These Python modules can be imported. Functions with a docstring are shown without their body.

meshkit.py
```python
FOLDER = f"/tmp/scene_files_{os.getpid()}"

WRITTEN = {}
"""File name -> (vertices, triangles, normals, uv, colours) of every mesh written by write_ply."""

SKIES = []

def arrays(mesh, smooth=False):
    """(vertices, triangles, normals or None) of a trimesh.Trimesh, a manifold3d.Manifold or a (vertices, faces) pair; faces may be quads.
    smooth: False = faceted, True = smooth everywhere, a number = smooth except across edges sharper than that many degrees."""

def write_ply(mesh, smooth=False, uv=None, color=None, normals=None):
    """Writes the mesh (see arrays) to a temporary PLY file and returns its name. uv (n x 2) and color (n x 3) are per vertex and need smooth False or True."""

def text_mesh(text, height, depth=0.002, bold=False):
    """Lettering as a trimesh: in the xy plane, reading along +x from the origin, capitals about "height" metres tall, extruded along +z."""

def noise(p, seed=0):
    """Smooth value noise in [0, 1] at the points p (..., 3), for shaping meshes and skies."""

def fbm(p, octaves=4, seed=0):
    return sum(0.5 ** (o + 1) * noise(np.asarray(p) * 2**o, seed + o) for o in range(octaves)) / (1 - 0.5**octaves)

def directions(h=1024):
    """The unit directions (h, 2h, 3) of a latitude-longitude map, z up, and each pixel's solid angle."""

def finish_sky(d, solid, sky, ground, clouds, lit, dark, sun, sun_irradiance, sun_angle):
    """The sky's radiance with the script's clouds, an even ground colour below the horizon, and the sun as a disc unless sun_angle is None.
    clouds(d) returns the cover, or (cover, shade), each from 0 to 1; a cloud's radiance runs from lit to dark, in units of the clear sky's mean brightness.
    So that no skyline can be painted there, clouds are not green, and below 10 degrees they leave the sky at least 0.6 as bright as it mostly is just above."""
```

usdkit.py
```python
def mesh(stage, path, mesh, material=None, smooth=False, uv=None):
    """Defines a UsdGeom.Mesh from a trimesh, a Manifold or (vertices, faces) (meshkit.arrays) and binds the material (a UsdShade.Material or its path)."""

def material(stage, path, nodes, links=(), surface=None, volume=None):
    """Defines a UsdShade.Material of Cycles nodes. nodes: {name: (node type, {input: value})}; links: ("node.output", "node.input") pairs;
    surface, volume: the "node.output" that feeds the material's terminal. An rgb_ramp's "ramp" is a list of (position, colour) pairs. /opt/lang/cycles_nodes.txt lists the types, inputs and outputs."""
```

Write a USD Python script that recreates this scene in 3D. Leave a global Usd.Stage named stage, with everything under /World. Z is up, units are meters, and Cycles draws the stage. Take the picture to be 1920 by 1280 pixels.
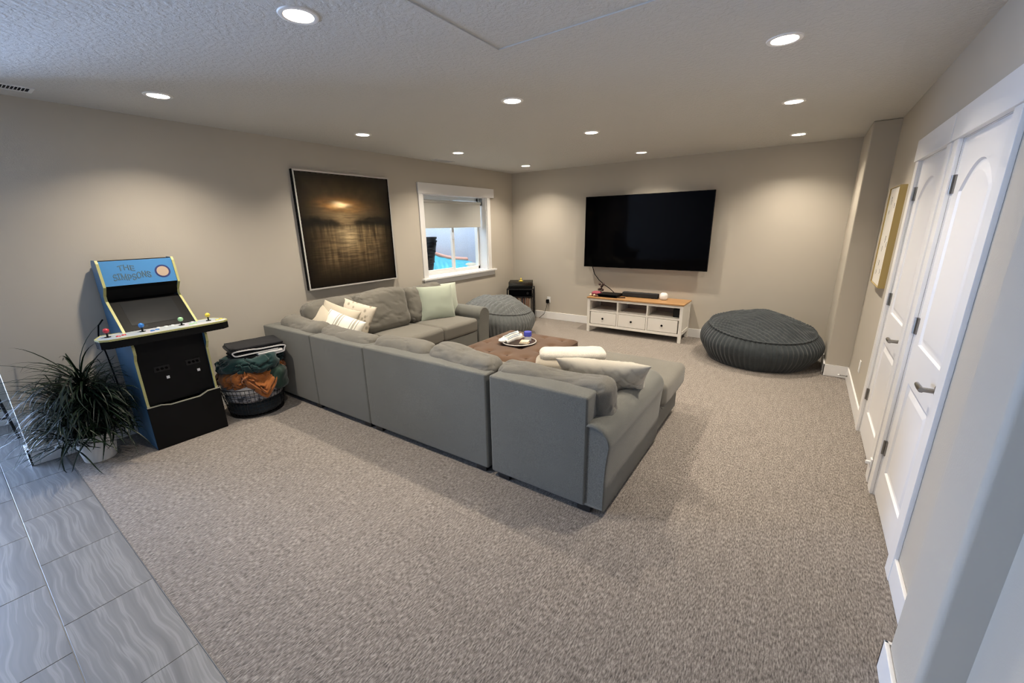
import math, random
import numpy as np
import trimesh
import shapely.geometry as sg
from shapely import affinity
from pxr import Usd, UsdGeom, UsdLux, UsdShade, Sdf, Gf, Vt
import usdkit, meshkit

stage = Usd.Stage.CreateInMemory()
UsdGeom.SetStageUpAxis(stage, 'Z')
UsdGeom.SetStageMetersPerUnit(stage, 1.0)
world = UsdGeom.Xform.Define(stage, '/World')
stage.SetDefaultPrim(world.GetPrim())
UsdGeom.Scope.Define(stage, '/World/Looks')
rnd = random.Random(7)
PI = math.pi

# ------------------------------------------------------------------ camera
CAM = np.array([4.5832, -6.5471, 1.6896])
YAW, PITCH, ROLL, FPX = 0.61671, -0.27524, -0.018118, 767.7
fw = np.array([-math.sin(YAW) * math.cos(PITCH), math.cos(YAW) * math.cos(PITCH), math.sin(PITCH)])
rt = np.cross(fw, [0, 0, 1.0]); rt /= np.linalg.norm(rt)
upv = np.cross(rt, fw)
c_, s_ = math.cos(ROLL), math.sin(ROLL)
rt, upv = c_ * rt + s_ * upv, -s_ * rt + c_ * upv
cam = UsdGeom.Camera.Define(stage, '/World/camera')
cam.AddTransformOp().Set(Gf.Matrix4d(*rt, 0, *upv, 0, *(-fw), 0, *CAM, 1))
cam.CreateHorizontalApertureAttr(36.0)
cam.CreateVerticalApertureAttr(24.0)
cam.CreateFocalLengthAttr(36.0 * FPX / 1920)
cam.CreateClippingRangeAttr(Gf.Vec2f(0.05, 200))
cam.CreateExposureAttr(0.5)

# ------------------------------------------------------------------ sky and daylight
LAMP = 1150.0          # strength of the recessed lamps
DAY = 37.0            # daylight through the unseen glass door of the next room
SKY = 1.65            # open sky over the window well
dome = UsdLux.DomeLight.Define(stage, '/World/sky')
dome.CreateColorAttr(Gf.Vec3f(0.80, 0.90, 1.0)); dome.CreateIntensityAttr(SKY)
day = UsdLux.RectLight.Define(stage, '/World/daylight')  # out of view, placed to light the tiles, ceiling and right wall
day.CreateWidthAttr(2.2); day.CreateHeightAttr(2.0)
day.CreateColorAttr(Gf.Vec3f(0.40, 0.58, 1.0)); day.CreateIntensityAttr(DAY)
day.AddTranslateOp().Set(Gf.Vec3d(-3.35, -8.4, 1.05))
day.AddRotateXYZOp().Set(Gf.Vec3f(90, 0, -90))

# ------------------------------------------------------------------ helpers
used = {}
def numbered(parent, name):
    k = used.get((parent, name), 0); used[(parent, name)] = k + 1
    return name if k == 0 else '%s_%03d' % (name, k)

def meta(p, label=None, cat=None, group=None, kind=None):
    for k, v in (('label', label), ('category', cat), ('group', group), ('kind', kind)):
        if v: p.SetCustomDataByKey(k, v)

def thing(name, label, cat, loc=(0, 0, 0), rz=0, group=None, kind=None):
    x = UsdGeom.Xform.Define(stage, '/World/' + numbered('/World', name))
    x.AddTranslateOp().Set(Gf.Vec3d(*map(float, loc)))
    if rz: x.AddRotateZOp().Set(float(rz))
    meta(x.GetPrim(), label, cat, group, kind)
    return x.GetPrim()

def part(parent, name, mesh, mat, label=None, smooth=35, kind=None, cd=None, cat=None, group=None):
    pp = str(parent.GetPath()) if parent is not None else '/World'
    path = pp + '/' + numbered(pp, name)
    m = usdkit.mesh(stage, path, mesh, mat, smooth=smooth)
    if cd is not None:
        UsdGeom.PrimvarsAPI(m).CreatePrimvar('Cd', Sdf.ValueTypeNames.Color3fArray, 'vertex').Set(Vt.Vec3fArray.FromNumpy(np.asarray(cd, np.float32)))
    meta(m.GetPrim(), label, cat, group, kind)
    return m.GetPrim()

def copy(src, name, loc, rz=0, label=None, cat=None, group=None):
    x = UsdGeom.Xform.Define(stage, '/World/' + numbered('/World', name))
    x.AddTranslateOp().Set(Gf.Vec3d(*map(float, loc)))
    if rz: x.AddRotateZOp().Set(float(rz))
    p = x.GetPrim()
    p.GetReferences().AddInternalReference(src.GetPath())
    p.SetInstanceable(True)
    was = src.GetCustomData()
    meta(p, label or was.get('label'), cat or was.get('category'), group or was.get('group'))
    return p

cat_ = trimesh.util.concatenate
def move(m, t): m = m.copy(); m.apply_translation(t); return m
def rot(m, ang, axis=(0, 0, 1), at=(0, 0, 0)):
    m = m.copy(); m.apply_transform(trimesh.transformations.rotation_matrix(ang, axis, at)); return m

def grid_faces(nu, nv, closed=False):
    f = []
    for i in range(nu - (0 if closed else 1)):
        a = i * nv; b = ((i + 1) % nu) * nv
        for j in range(nv - 1):
            f.append((a + j, b + j, b + j + 1)); f.append((a + j, b + j + 1, a + j + 1))
    return np.array(f)

def soft_box(dim, r=0.02, seg=2, n=1, puff=0, wr=0, wscale=6, seed=0, fn=None, puff_ax=(1, 1, 1), crease=0):
    """a rounded box centred at 0; puff swells each face, wr adds wrinkles"""
    h = np.array(dim, float) / 2; r = min(r, h.min() * .999)
    V, F, off = [], [], 0
    for ax in range(3):
        for sgn in (-1, 1):
            u, v = [(1, 2), (2, 0), (0, 1)][ax]
            def ts(k):
                i = h[k] - r
                th = np.linspace(0, PI / 4, seg + 1)
                e = i + r * np.tan(th)
                mid = np.linspace(-i, i, n + 1)[1:-1]
                return np.concatenate([-e[::-1], mid, e])
            tu, tv = ts(u), ts(v)
            U, W = np.meshgrid(tu, tv, indexing='ij')
            q = np.zeros(U.shape + (3,)); q[..., u] = U; q[..., v] = W; q[..., ax] = sgn * h[ax]
            q = q.reshape(-1, 3)
            inn = np.clip(q, -(h - r), h - r)
            d = q - inn; L = np.linalg.norm(d, axis=1, keepdims=True); d = d / np.maximum(L, 1e-9)
            p = inn + d * r
            if puff or wr:
                s = p / h
                w = np.stack([(1 - np.clip(abs(s[:, (k + 1) % 3]), 0, 1) ** 2.2) * (1 - np.clip(abs(s[:, (k + 2) % 3]), 0, 1) ** 2.2) for k in range(3)], 1)
                p = p + np.sign(s) * (abs(s) ** 2) * w * puff * np.array(puff_ax)
                if wr:
                    nz = meshkit.fbm(p * wscale + seed * 17.3, 3, seed) - .5
                    if crease:
                        c1 = abs(meshkit.fbm(p * wscale * 1.1 + seed * 5.7 + 40, 4, seed + 9) - .5)
                        nz = nz - crease * np.exp(-(c1 / .035) ** 2)
                    p = p + d * (nz * wr)[:, None]
            f = grid_faces(len(tu), len(tv))
            if sgn < 0: f = f[:, ::-1]
            V.append(p); F.append(f + off); off += len(p)
    m = trimesh.Trimesh(np.vstack(V), np.vstack(F), process=False)
    m.merge_vertices(digits_vertex=6)
    if fn is not None: m.vertices = fn(np.array(m.vertices))
    return m

def bx(x0, x1, y0, y1, z0, z1, r=0.0, seg=1):
    c = ((x0 + x1) / 2, (y0 + y1) / 2, (z0 + z1) / 2); d = (x1 - x0, y1 - y0, z1 - z0)
    m = trimesh.creation.box(d) if r <= 0 else soft_box(d, r, seg)
    return move(m, c)

def tube(pts, r, n=8, closed=False):
    pts = np.array(pts, float); r = np.broadcast_to(np.asarray(r, float), len(pts))
    t = np.gradient(pts, axis=0) if not closed else np.roll(pts, -1, 0) - np.roll(pts, 1, 0)
    t /= np.maximum(np.linalg.norm(t, axis=1, keepdims=True), 1e-9)
    a = np.array([0, 0, 1.0]) if abs(t[0][2]) < .9 else np.array([1.0, 0, 0])
    V = []
    for p, d, rr in zip(pts, t, r):
        s = np.cross(d, a); s /= np.linalg.norm(s); b = np.cross(s, d); a = b
        th = np.linspace(0, 2 * PI, n, endpoint=False)
        V.append(p + rr * (np.cos(th)[:, None] * s + np.sin(th)[:, None] * b))
    V = np.vstack(V); F = []; L = len(pts)
    for i in range(L if closed else L - 1):
        for j in range(n):
            a0, a1 = i * n + j, i * n + (j + 1) % n; b0, b1 = ((i + 1) % L) * n + j, ((i + 1) % L) * n + (j + 1) % n
            F += [(a0, a1, b1), (a0, b1, b0)]
    if not closed:
        V = np.vstack([V, pts[:1], pts[-1:]]); k = L * n
        for j in range(n):
            F += [(k, (j + 1) % n, j), (k + 1, (L - 1) * n + j, (L - 1) * n + (j + 1) % n)]
    return trimesh.Trimesh(V, F, process=False)

def lathe(profile, n=32):
    """profile: (radius, z) from bottom to top, outside going up"""
    pr = np.array(profile, float); th = np.linspace(0, 2 * PI, n, endpoint=False)
    V = np.stack([pr[None, :, 0] * np.cos(th)[:, None], pr[None, :, 0] * np.sin(th)[:, None], np.broadcast_to(pr[:, 1], (n, len(pr)))], -1).reshape(-1, 3)
    m = trimesh.Trimesh(V, grid_faces(n, len(pr), True), process=False)
    m.merge_vertices(); m.update_faces(m.nondegenerate_faces())
    return m

def extrude(poly, h, plane='xy', at=0.0):
    """poly extruded by h; plane names the polygon's axes; the extrusion starts at 'at' along the third axis"""
    m = trimesh.util.concatenate([trimesh.creation.extrude_polygon(g, h, engine='earcut') for g in getattr(poly, 'geoms', [poly])])
    v = np.array(m.vertices); v[:, 2] += at
    f = np.array(m.faces)
    if plane == 'xz': v = v[:, [0, 2, 1]]; f = f[:, ::-1]
    if plane == 'yz': v = v[:, [2, 0, 1]]
    return trimesh.Trimesh(v, f, process=False)

def pillow(w, h, t, n=22, corner=.10, wr=.008, seed=0, p=2.6, quilt=0):
    """throw pillow in the xz plane, thickness along y, knife edge with pointed corners"""
    g = np.sin(np.linspace(-PI / 2, PI / 2, n + 1))
    U, W = np.meshgrid(g, g, indexing='ij')
    th = ((1 - abs(U) ** p) * (1 - abs(W) ** p)) ** .5
    pin = 1 - corner * (1 - np.maximum(abs(U), abs(W)) * 0) * ((1 - U ** 2) * W ** 2 + (1 - W ** 2) * U ** 2)
    X = U * w / 2 * (1 - corner * (1 - W ** 2) * abs(U) ** 2); Z = W * h / 2 * (1 - corner * (1 - U ** 2) * abs(W) ** 2)
    V = []
    for s in (-1, 1):
        P = np.stack([X, s * th * t / 2, Z], -1).reshape(-1, 3)
        nz = meshkit.fbm(P * 9 + seed * 3.1 + s * 5, 3, seed) - .5
        P[:, 1] += s * nz * wr * 2 * th.reshape(-1)
        if quilt:
            for sg_ in (-1, 1):
                q = ((P[:, 0] + sg_ * P[:, 2]) / .10) % 1
                P[:, 1] -= s * quilt * np.exp(-(np.minimum(q, 1 - q) / .10) ** 2) * th.reshape(-1)
        V.append(P)
    f = grid_faces(n + 1, n + 1)
    F = np.vstack([f, f[:, ::-1] + len(V[0])])
    m = trimesh.Trimesh(np.vstack(V), F, process=False)
    m.merge_vertices(digits_vertex=5)
    m.fix_normals()
    return m

def place(m, loc, rx=0, ry=0, rz=0):
    m = m.copy()
    for a, ax in ((rx, (1, 0, 0)), (ry, (0, 1, 0)), (rz, (0, 0, 1))):
        if a: m.apply_transform(trimesh.transformations.rotation_matrix(math.radians(a), ax))
    m.apply_translation(loc)
    return m

# ------------------------------------------------------------------ materials
def M(name, nodes, links, surface='p.BSDF'):
    return usdkit.material(stage, '/World/Looks/' + name, nodes, links, surface=surface)

def plain(name, col, rough=.5, bump=0, scale=200, spec=.5, metal=0, sheen=0, vary=0, coat=0):
    nodes = {'p': ('principled_bsdf', {'base_color': col, 'roughness': rough, 'specular_ior_level': spec, 'metallic': metal, 'sheen_weight': sheen, 'coat_weight': coat})}
    links = []
    if bump or vary:
        nodes['tc'] = ('texture_coordinate', {})
        nodes['n'] = ('noise_texture', {'scale': scale, 'detail': 3.0})
        links.append(('tc.object', 'n.vector'))
    if bump:
        nodes['b'] = ('bump', {'strength': bump, 'distance': .002})
        links += [('n.fac', 'b.height'), ('b.normal', 'p.normal')]
    if vary:
        c = np.array(col)
        nodes['r'] = ('rgb_ramp', {'ramp': [(0.3, tuple(c * (1 - vary))), (0.7, tuple(np.minimum(c * (1 + vary), 1)))]})
        links += [('n.fac', 'r.fac'), ('r.color', 'p.base_color')]
    return M(name, nodes, links)

def emit(name, col, s):
    return M(name, {'e': ('emission', {'color': col, 'strength': s})}, [], 'e.emission')

def cdmat(name, rough=.6, spec=.3):
    return M(name, {'a': ('attribute', {'attribute': 'Cd'}), 'p': ('principled_bsdf', {'roughness': rough, 'specular_ior_level': spec})}, [('a.color', 'p.base_color')])

def fabric(name, col, vary=.18, scale=420, bump=.35, sheen=.25, blotch=.06, str_=(1, 1, 1)):
    c = np.array(col)
    return M(name, {
        'tc': ('texture_coordinate', {}),
        'mp': ('mapping', {'scale': str_}),
        'n': ('noise_texture', {'scale': scale, 'detail': 2.0}),
        'n2': ('noise_texture', {'scale': 3.0, 'detail': 3.0}),
        'r': ('rgb_ramp', {'ramp': [(0.3, tuple(c * (1 - vary))), (0.7, tuple(c * (1 + vary)))]}),
        'r2': ('rgb_ramp', {'ramp': [(0.3, (1 - blotch,) * 3), (0.7, (1 + blotch,) * 3)]}),
        'mx': ('mix_color', {'blend_type': 'multiply', 'fac': 1.0, 'use_clamp': False}),
        'b': ('bump', {'strength': bump, 'distance': .002}),
        'p': ('principled_bsdf', {'roughness': .9, 'specular_ior_level': .2, 'sheen_weight': sheen, 'sheen_roughness': .5})},
        [('tc.object', 'mp.vector'), ('mp.vector', 'n.vector'), ('tc.object', 'n2.vector'), ('n.fac', 'r.fac'), ('n2.fac', 'r2.fac'),
         ('r.color', 'mx.a'), ('r2.color', 'mx.b'), ('mx.result', 'p.base_color'), ('n.fac', 'b.height'), ('b.normal', 'p.normal')])

m_wall = plain('wall_paint', (.50, .458, .390), .62, .25, 130, .3)
m_ceil = M('ceiling_paint', {
    'g': ('geometry', {}), 'n': ('noise_texture', {'scale': 38.0, 'detail': 4.0, 'roughness': .6}),
    'r': ('rgb_ramp', {'ramp': [(.42, (0, 0, 0)), (.58, (1, 1, 1))]}),
    'b': ('bump', {'strength': .55, 'distance': .004}),
    'p': ('principled_bsdf', {'base_color': (.60, .595, .575), 'roughness': .8, 'specular_ior_level': .2})},
    [('g.position', 'n.vector'), ('n.fac', 'r.fac'), ('r.color', 'b.height'), ('b.normal', 'p.normal')])
m_trim = plain('white_trim', (.80, .79, .78), .35, 0, 200, .5)
m_door = plain('white_door', (.80, .79, .79), .38, .05, 300, .5)
m_carpet = M('carpet', {
    'g': ('geometry', {}),
    'm1': ('mapping', {'scale': (175, 44, 30)}), 'm2': ('mapping', {'scale': (420, 420, 420)}), 'm3': ('mapping', {'scale': (46, 5.0, 10)}),
    'n1': ('noise_texture', {'scale': 1.0, 'detail': 3.0, 'roughness': .6}),
    'n2': ('noise_texture', {'scale': 1.0, 'detail': 2.0}),
    'n3': ('noise_texture', {'scale': 1.0, 'detail': 2.0}),
    'r1': ('rgb_ramp', {'ramp': [(.30, (.088, .072, .061)), (.48, (.236, .205, .178)), (.68, (.45, .400, .350))]}),
    'r2': ('rgb_ramp', {'ramp': [(.25, (.72,) * 3), (.75, (1.22,) * 3)]}),
    'r3': ('rgb_ramp', {'ramp': [(.3, (.86, .855, .85)), (.7, (1.12, 1.12, 1.12))]}),
    'x1': ('mix_color', {'blend_type': 'multiply', 'fac': 1.0, 'use_clamp': False}),
    'x2': ('mix_color', {'blend_type': 'multiply', 'fac': 1.0, 'use_clamp': False}),
    'ad': ('math', {'math_type': 'add'}),
    'b': ('bump', {'strength': .8, 'distance': .006}),
    'p': ('principled_bsdf', {'roughness': .95, 'specular_ior_level': .1, 'sheen_weight': .15})},
    [('g.position', 'm1.vector'), ('g.position', 'm2.vector'), ('g.position', 'm3.vector'), ('m1.vector', 'n1.vector'), ('m2.vector', 'n2.vector'), ('m3.vector', 'n3.vector'),
     ('n1.fac', 'r1.fac'), ('n2.fac', 'r2.fac'), ('n3.fac', 'r3.fac'), ('r1.color', 'x1.a'), ('r2.color', 'x1.b'), ('x1.result', 'x2.a'), ('r3.color', 'x2.b'),
     ('x2.result', 'p.base_color'), ('n1.fac', 'ad.value1'), ('n2.fac', 'ad.value2'), ('ad.value', 'b.height'), ('b.normal', 'p.normal')])
def tile_mat(k):
    o = k * 7.7
    return M('tile_stone_%d' % k, {
        'tc': ('texture_coordinate', {}),
        'm': ('mapping', {'scale': (.8, 22, 3), 'location': (o, o * 1.7, o)}),
        'w': ('mapping', {'scale': (3.0, 2.4, 3), 'location': (o, o, 0)}),
        'nw': ('noise_texture', {'scale': 1.0, 'detail': 1.0}),
        'va': ('vector_math', {'math_type': 'multiply_add', 'vector2': (0, 1.7, 0)}),
        'n': ('noise_texture', {'scale': 1.0, 'detail': 4.0, 'roughness': .55}),
        'r': ('rgb_ramp', {'ramp': [(.30, (.150, .147, .147)), (.42, (.178, .175, .175)), (.50, (.200, .197, .195)), (.555, (.262, .258, .254)), (.60, (.188, .185, .184)), (.78, (.222, .219, .217))]}),
        'p': ('principled_bsdf', {'roughness': .34, 'specular_ior_level': .4})},
        [('tc.object', 'm.vector'), ('tc.object', 'w.vector'), ('w.vector', 'nw.vector'), ('nw.color', 'va.vector1'), ('m.vector', 'va.vector3'), ('va.vector', 'n.vector'),
         ('n.fac', 'r.fac'), ('r.color', 'p.base_color')])
m_tiles = [tile_mat(k) for k in range(4)]
m_grout = plain('grout', (.30, .30, .30), .85)
m_sofa = fabric('sofa_tweed', (.130, .130, .116), .40, 330, .5, .15, .05)
m_sofa_s = fabric('sofa_cushion_fabric', (.148, .139, .118), .30, 360, .4, .15, .06)
m_feet = plain('black_plastic_foot', (.012, .012, .012), .5)
m_black = plain('black_laminate', (.004, .004, .004), .5, 0, 100, .12)
m_gloss = plain('black_gloss', (.001, .001, .0015), .06, 0, 1, .045)
m_bezel = plain('black_bezel', (.003, .003, .0035), .5, 0, 1, .1)
m_dark = plain('dark_metal', (.008, .007, .007), .5, 0, 100, .3)
m_steel = plain('satin_nickel', (.30, .285, .265), .3, 0, 1, .5, 1.0)
m_hinge = plain('hinge_nickel', (.28, .265, .245), .38, 0, 1, .5, 1.0)
m_silver = plain('silver_leaf', (.50, .485, .46), .45, 0, 1, .5, .1)
m_gold = plain('gold_frame', (.44, .33, .13), .42, 0, 1, .5, .35, 0, 0)
m_white = plain('white_plastic', (.80, .80, .79), .4)
m_lens = emit('lamp_lens', (1.0, .885, .73), LAMP)
m_can = plain('lamp_white', (.85, .84, .82), .5)
m_glass = M('pane_glass', {'t': ('transparent_bsdf', {'color': (.97, .98, .98)}), 'g': ('glossy_bsdf', {'color': (1, 1, 1), 'roughness': .01}), 'm': ('mix_closure', {'fac': .035})},
            [('t.BSDF', 'm.closure1'), ('g.BSDF', 'm.closure2')], 'm.closure')
m_vinyl = plain('window_vinyl', (.78, .77, .74), .4)
m_shade = M('shade_cloth', {'d': ('diffuse_bsdf', {'color': (.74, .72, .66)}), 't': ('translucent_bsdf', {'color': (.5, .49, .46)}), 'm': ('mix_closure', {'fac': .25})}, [('d.BSDF', 'm.closure1'), ('t.BSDF', 'm.closure2')], 'm.closure')
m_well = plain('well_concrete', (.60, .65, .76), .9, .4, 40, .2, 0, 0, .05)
m_cd = cdmat('painted_canvas', .6, .08)

# ================================================================== the room
H, W, XB, DB = 2.6, 5.152, 4.94, .95
YE = -6.405                # where the left wall ends
YT = -6.236                # where the carpet meets the tiles
XL, YB = -3.0, -10.0       # the next room behind
fl = thing('floor', 'beige loop carpet meeting grey vein-cut stone tiles at lower left', 'floor', kind='structure')
part(fl, 'carpet', bx(-.0, W + .3, YT, .1, -.05, 0), m_carpet, 'mottled beige and taupe loop carpet')
part(fl, 'grout_bed', cat_([bx(XL, 5.2, YB, YT - .004, -.05, -.003), bx(-1.25, 0, YT - .004, -4.5, -.05, -.003)]), m_grout)
part(fl, 'edge_strip', bx(0, 5.1, YT - .004, YT, -.02, .001), plain('edge_metal', (.16, .15, .14), .5, 0, 1, .5, .5))
P, RH = .5985, .3155
def tile(x0, x1, y0, y1):
    d = .0035
    if x1 - x0 < .02 or y1 - y0 < .02: return
    t = bx(x0 + d / 2, x1 - d / 2, y0 + d / 2, y1 - d / 2, -.012, 0, .0012, 1)
    part(fl, 'tile', t, m_tiles[rnd.randrange(4)], smooth=False)
for row in range(12):
    y1 = YT - .006 - row * RH; y0 = y1 - RH
    off = .905 + .2 * row
    k0 = int((XL - off) / P) - 1
    for k in range(k0, 12):
        x0 = off + k * P; x1 = x0 + P
        if x0 >= 5.15 or x1 <= XL: continue
        tile(max(x0, XL), min(x1, 5.15), y0, y1)
for row in range(6):
    y0 = YT - .006 + row * RH
    for k in range(3):
        x0 = -1.25 + k * .6 - .2 * (row % 3)
        tile(max(x0, -1.25), min(x0 + .6, -.0), y0, min(y0 + RH, -4.5))

# lamps' places
LX, LY = (.76, 2.60, 4.335), (-5.335, -3.69, -2.27, -.69)
SOFF = (3.075, -4.494)
lamps = [(x, y) for y in LY for x in LX if not (x > 4 and y < -5)]
ce = thing('ceiling', 'off-white knockdown textured ceiling with a slightly raised section near the viewer', 'ceiling', kind='structure')
outline = sg.Polygon([(XL - .3, YB - .3), (W + 1, YB - .3), (W + 1, .3), (-.02, .3), (-.02, -4.4), (XL - .3, -4.4)])
outline = outline.difference(sg.box(SOFF[0], YB - 1, W + .02, SOFF[1]))
for x, y in lamps: outline = outline.difference(sg.Point(x, y).buffer(.062, 12))
part(ce, 'ceiling_panel', extrude(outline, .12, 'xy', H), m_ceil, smooth=False)
part(ce, 'raised_panel', bx(SOFF[0] - .05, W + .1, YB - .1, SOFF[1] + .05, H + .006, H + .11), m_ceil, smooth=False)

# walls
WT = .26
WY0, WY1, WZ0, WZ1 = -2.225, -.775, .955, 2.16        # window hole
wl = thing('wall_left', 'long greige wall with the painting and the window', 'wall', kind='structure')
lw = sg.box(YE, 0, .3, H).difference(sg.box(WY0, WZ0, WY1, WZ1))
lw2 = sg.box(YE, 0, -3.2, H)
part(wl, 'wall_panel', extrude(sg.box(YE, 0, -4.5, H), .13, 'yz', -.13), m_wall, smooth=False)
part(wl, 'wall_panel', extrude(sg.box(-4.5, -.05, .3, H).difference(sg.box(WY0, WZ0, WY1, WZ1)), WT, 'yz', -WT), m_wall, smooth=False)
wf = part(None, 'wall_far', bx(0, W + .3, 0, .15, -.05, H), m_wall, 'greige far wall behind the television', smooth=False, kind='structure', cat='wall')
wr = thing('wall_right', 'greige wall on the right with two doors', 'wall', kind='structure')
DZ = 2.075
DA, DBo = (-3.165, -2.40), (-4.115, -3.395)
rw = sg.box(YB, -.05, .2, H).difference(sg.box(DA[0], -.1, DA[1], DZ)).difference(sg.box(DBo[0], -.1, DBo[1], DZ))
part(wr, 'wall_panel', extrude(rw, .12, 'yz', W), m_wall, smooth=False)
part(wr, 'bump_out', bx(XB, W + .05, -DB, .02, 0, H, .012, 2), m_wall)
part(wr, 'pilaster', bx(5.057, W + .02, -5.06, -4.765, 0, H, .02, 3), m_wall)
part(wr, 'added_door_backing', bx(W + .12, W + .16, -4.4, -2.1, 0, 2.3), m_wall, smooth=False)  # added behind both doors, out of view, to block sky light
wh = thing('wall_hall', 'pale wall across the passage at the far left edge', 'wall', kind='structure')
part(wh, 'wall_panel', cat_([bx(-1.37, -1.25, -6.75, -4.4, 0, H), bx(-1.3, -.1, -4.52, -4.4, 0, H)]), m_wall, smooth=False)
wb = thing('wall_back', 'greige walls of the next room behind the viewer', 'wall', kind='structure')
part(wb, 'wall_panel', cat_([bx(XL, W + .3, YB - .12, YB, 0, H), bx(XL, -1.3, -6.75, -6.63, 0, H)]), m_wall, smooth=False)
hole = sg.box(YB, 0, -6.65, H).difference(sg.box(-9.5, .02, -7.3, 2.1))
part(wb, 'wall_panel', extrude(hole, .14, 'yz', XL - .14), m_wall, smooth=False)
d3 = thing('door_3', 'unseen white framed sliding glass door placed to let daylight into the next room', 'door', kind='structure')  # out of view; kind and place chosen to suit the incoming daylight
fr = [bx(XL - .1, XL - .02, y - .04, y + .04, .02, 2.1) for y in (-9.46, -8.4, -7.34)] + [bx(XL - .1, XL - .02, -9.5, -7.3, z, z + .07) for z in (.02, 2.03)]
part(d3, 'frame', cat_(fr), m_vinyl, smooth=False)
part(d3, 'pane', bx(XL - .065, XL - .06, -9.45, -7.35, .08, 2.04), m_glass, smooth=False)

# baseboards
def base(side, segs, label):
    p = thing('baseboard_' + side, label, 'baseboard', kind='structure')
    for s in segs: part(p, 'board', bx(*s, 0, .132, .004, 1), m_trim)
T = .016
base('left', [(0, T, YE - T, -.0), (-.14, T, YE - T, YE)], 'white baseboard along the left wall and round its end')
base('far', [(0, XB, -T, 0)], 'white baseboard under the television wall')
base('right', [(XB - T, XB, -DB - T, 0), (XB - T, W, -DB - T, -DB), (W - T, W, -2.30, -DB), (W - T, W, -4.765, -4.205), (5.057 - T, W, -4.765, -4.765 + T), (5.057 - T, 5.057, -5.06 - T, -4.765 + T), (5.057 - T, W, -5.06 - T, -5.06), (W - T, W, YB, -5.06)], 'white baseboard stepping round the right wall')
base('hall', [(-1.25, -1.25 + T, -6.75, -4.52)], 'white baseboard in the passage at the left edge')

# window
wn = thing('window_1', 'white trimmed basement slider window over the grey bean bag', 'window', kind='structure')
cw, ct = .09, .02
part(wn, 'head_casing', bx(0, .03, -2.325, -.59, 2.155, 2.30, .003), m_trim)
for a, b in ((WY0 - cw, WY0), (WY1, WY1 + cw)): part(wn, 'side_casing', bx(0, ct, a, b, WZ0, 2.155, .003), m_trim)
part(wn, 'sill', bx(-.02, .055, -2.345, -.58, WZ0 - .03, WZ0, .005), m_trim)
part(wn, 'apron', bx(0, ct, -2.31, -.61, WZ0 - .105, WZ0 - .03, .003), m_trim)
part(wn, 'jamb', cat_([bx(-WT, 0, WY0, WY0 + .012, WZ0, WZ1), bx(-WT, 0, WY1 - .012, WY1, WZ0, WZ1), bx(-WT, 0, WY0, WY1, WZ1 - .012, WZ1), bx(-WT, 0, WY0, WY1, WZ0, WZ0 + .012)]), m_trim, smooth=False)
a, b, z0, z1 = WY0 + .012, WY1 - .012, WZ0 + .012, WZ1 - .012
fx0, fx1 = -.235, -.17
part(wn, 'window_frame', cat_([bx(fx0, fx1, a, a + .045, z0, z1, .004), bx(fx0, fx1, b - .045, b, z0, z1, .004), bx(fx0, fx1, a, b, z0, z0 + .05, .004), bx(fx0, fx1, a, b, z1 - .05, z1, .004)]), m_vinyl)
ym = -1.44
part(wn, 'sash', cat_([bx(-.2, -.175, a + .03, a + .065, z0 + .03, z1 - .04, .003), bx(-.2, -.165, ym - .04, ym + .01, z0 + .03, z1 - .04, .003), bx(-.2, -.175, a + .03, ym, z0 + .04, z0 + .075, .003), bx(-.2, -.175, a + .03, ym, z1 - .075, z1 - .04, .003)]), m_vinyl)
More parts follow.
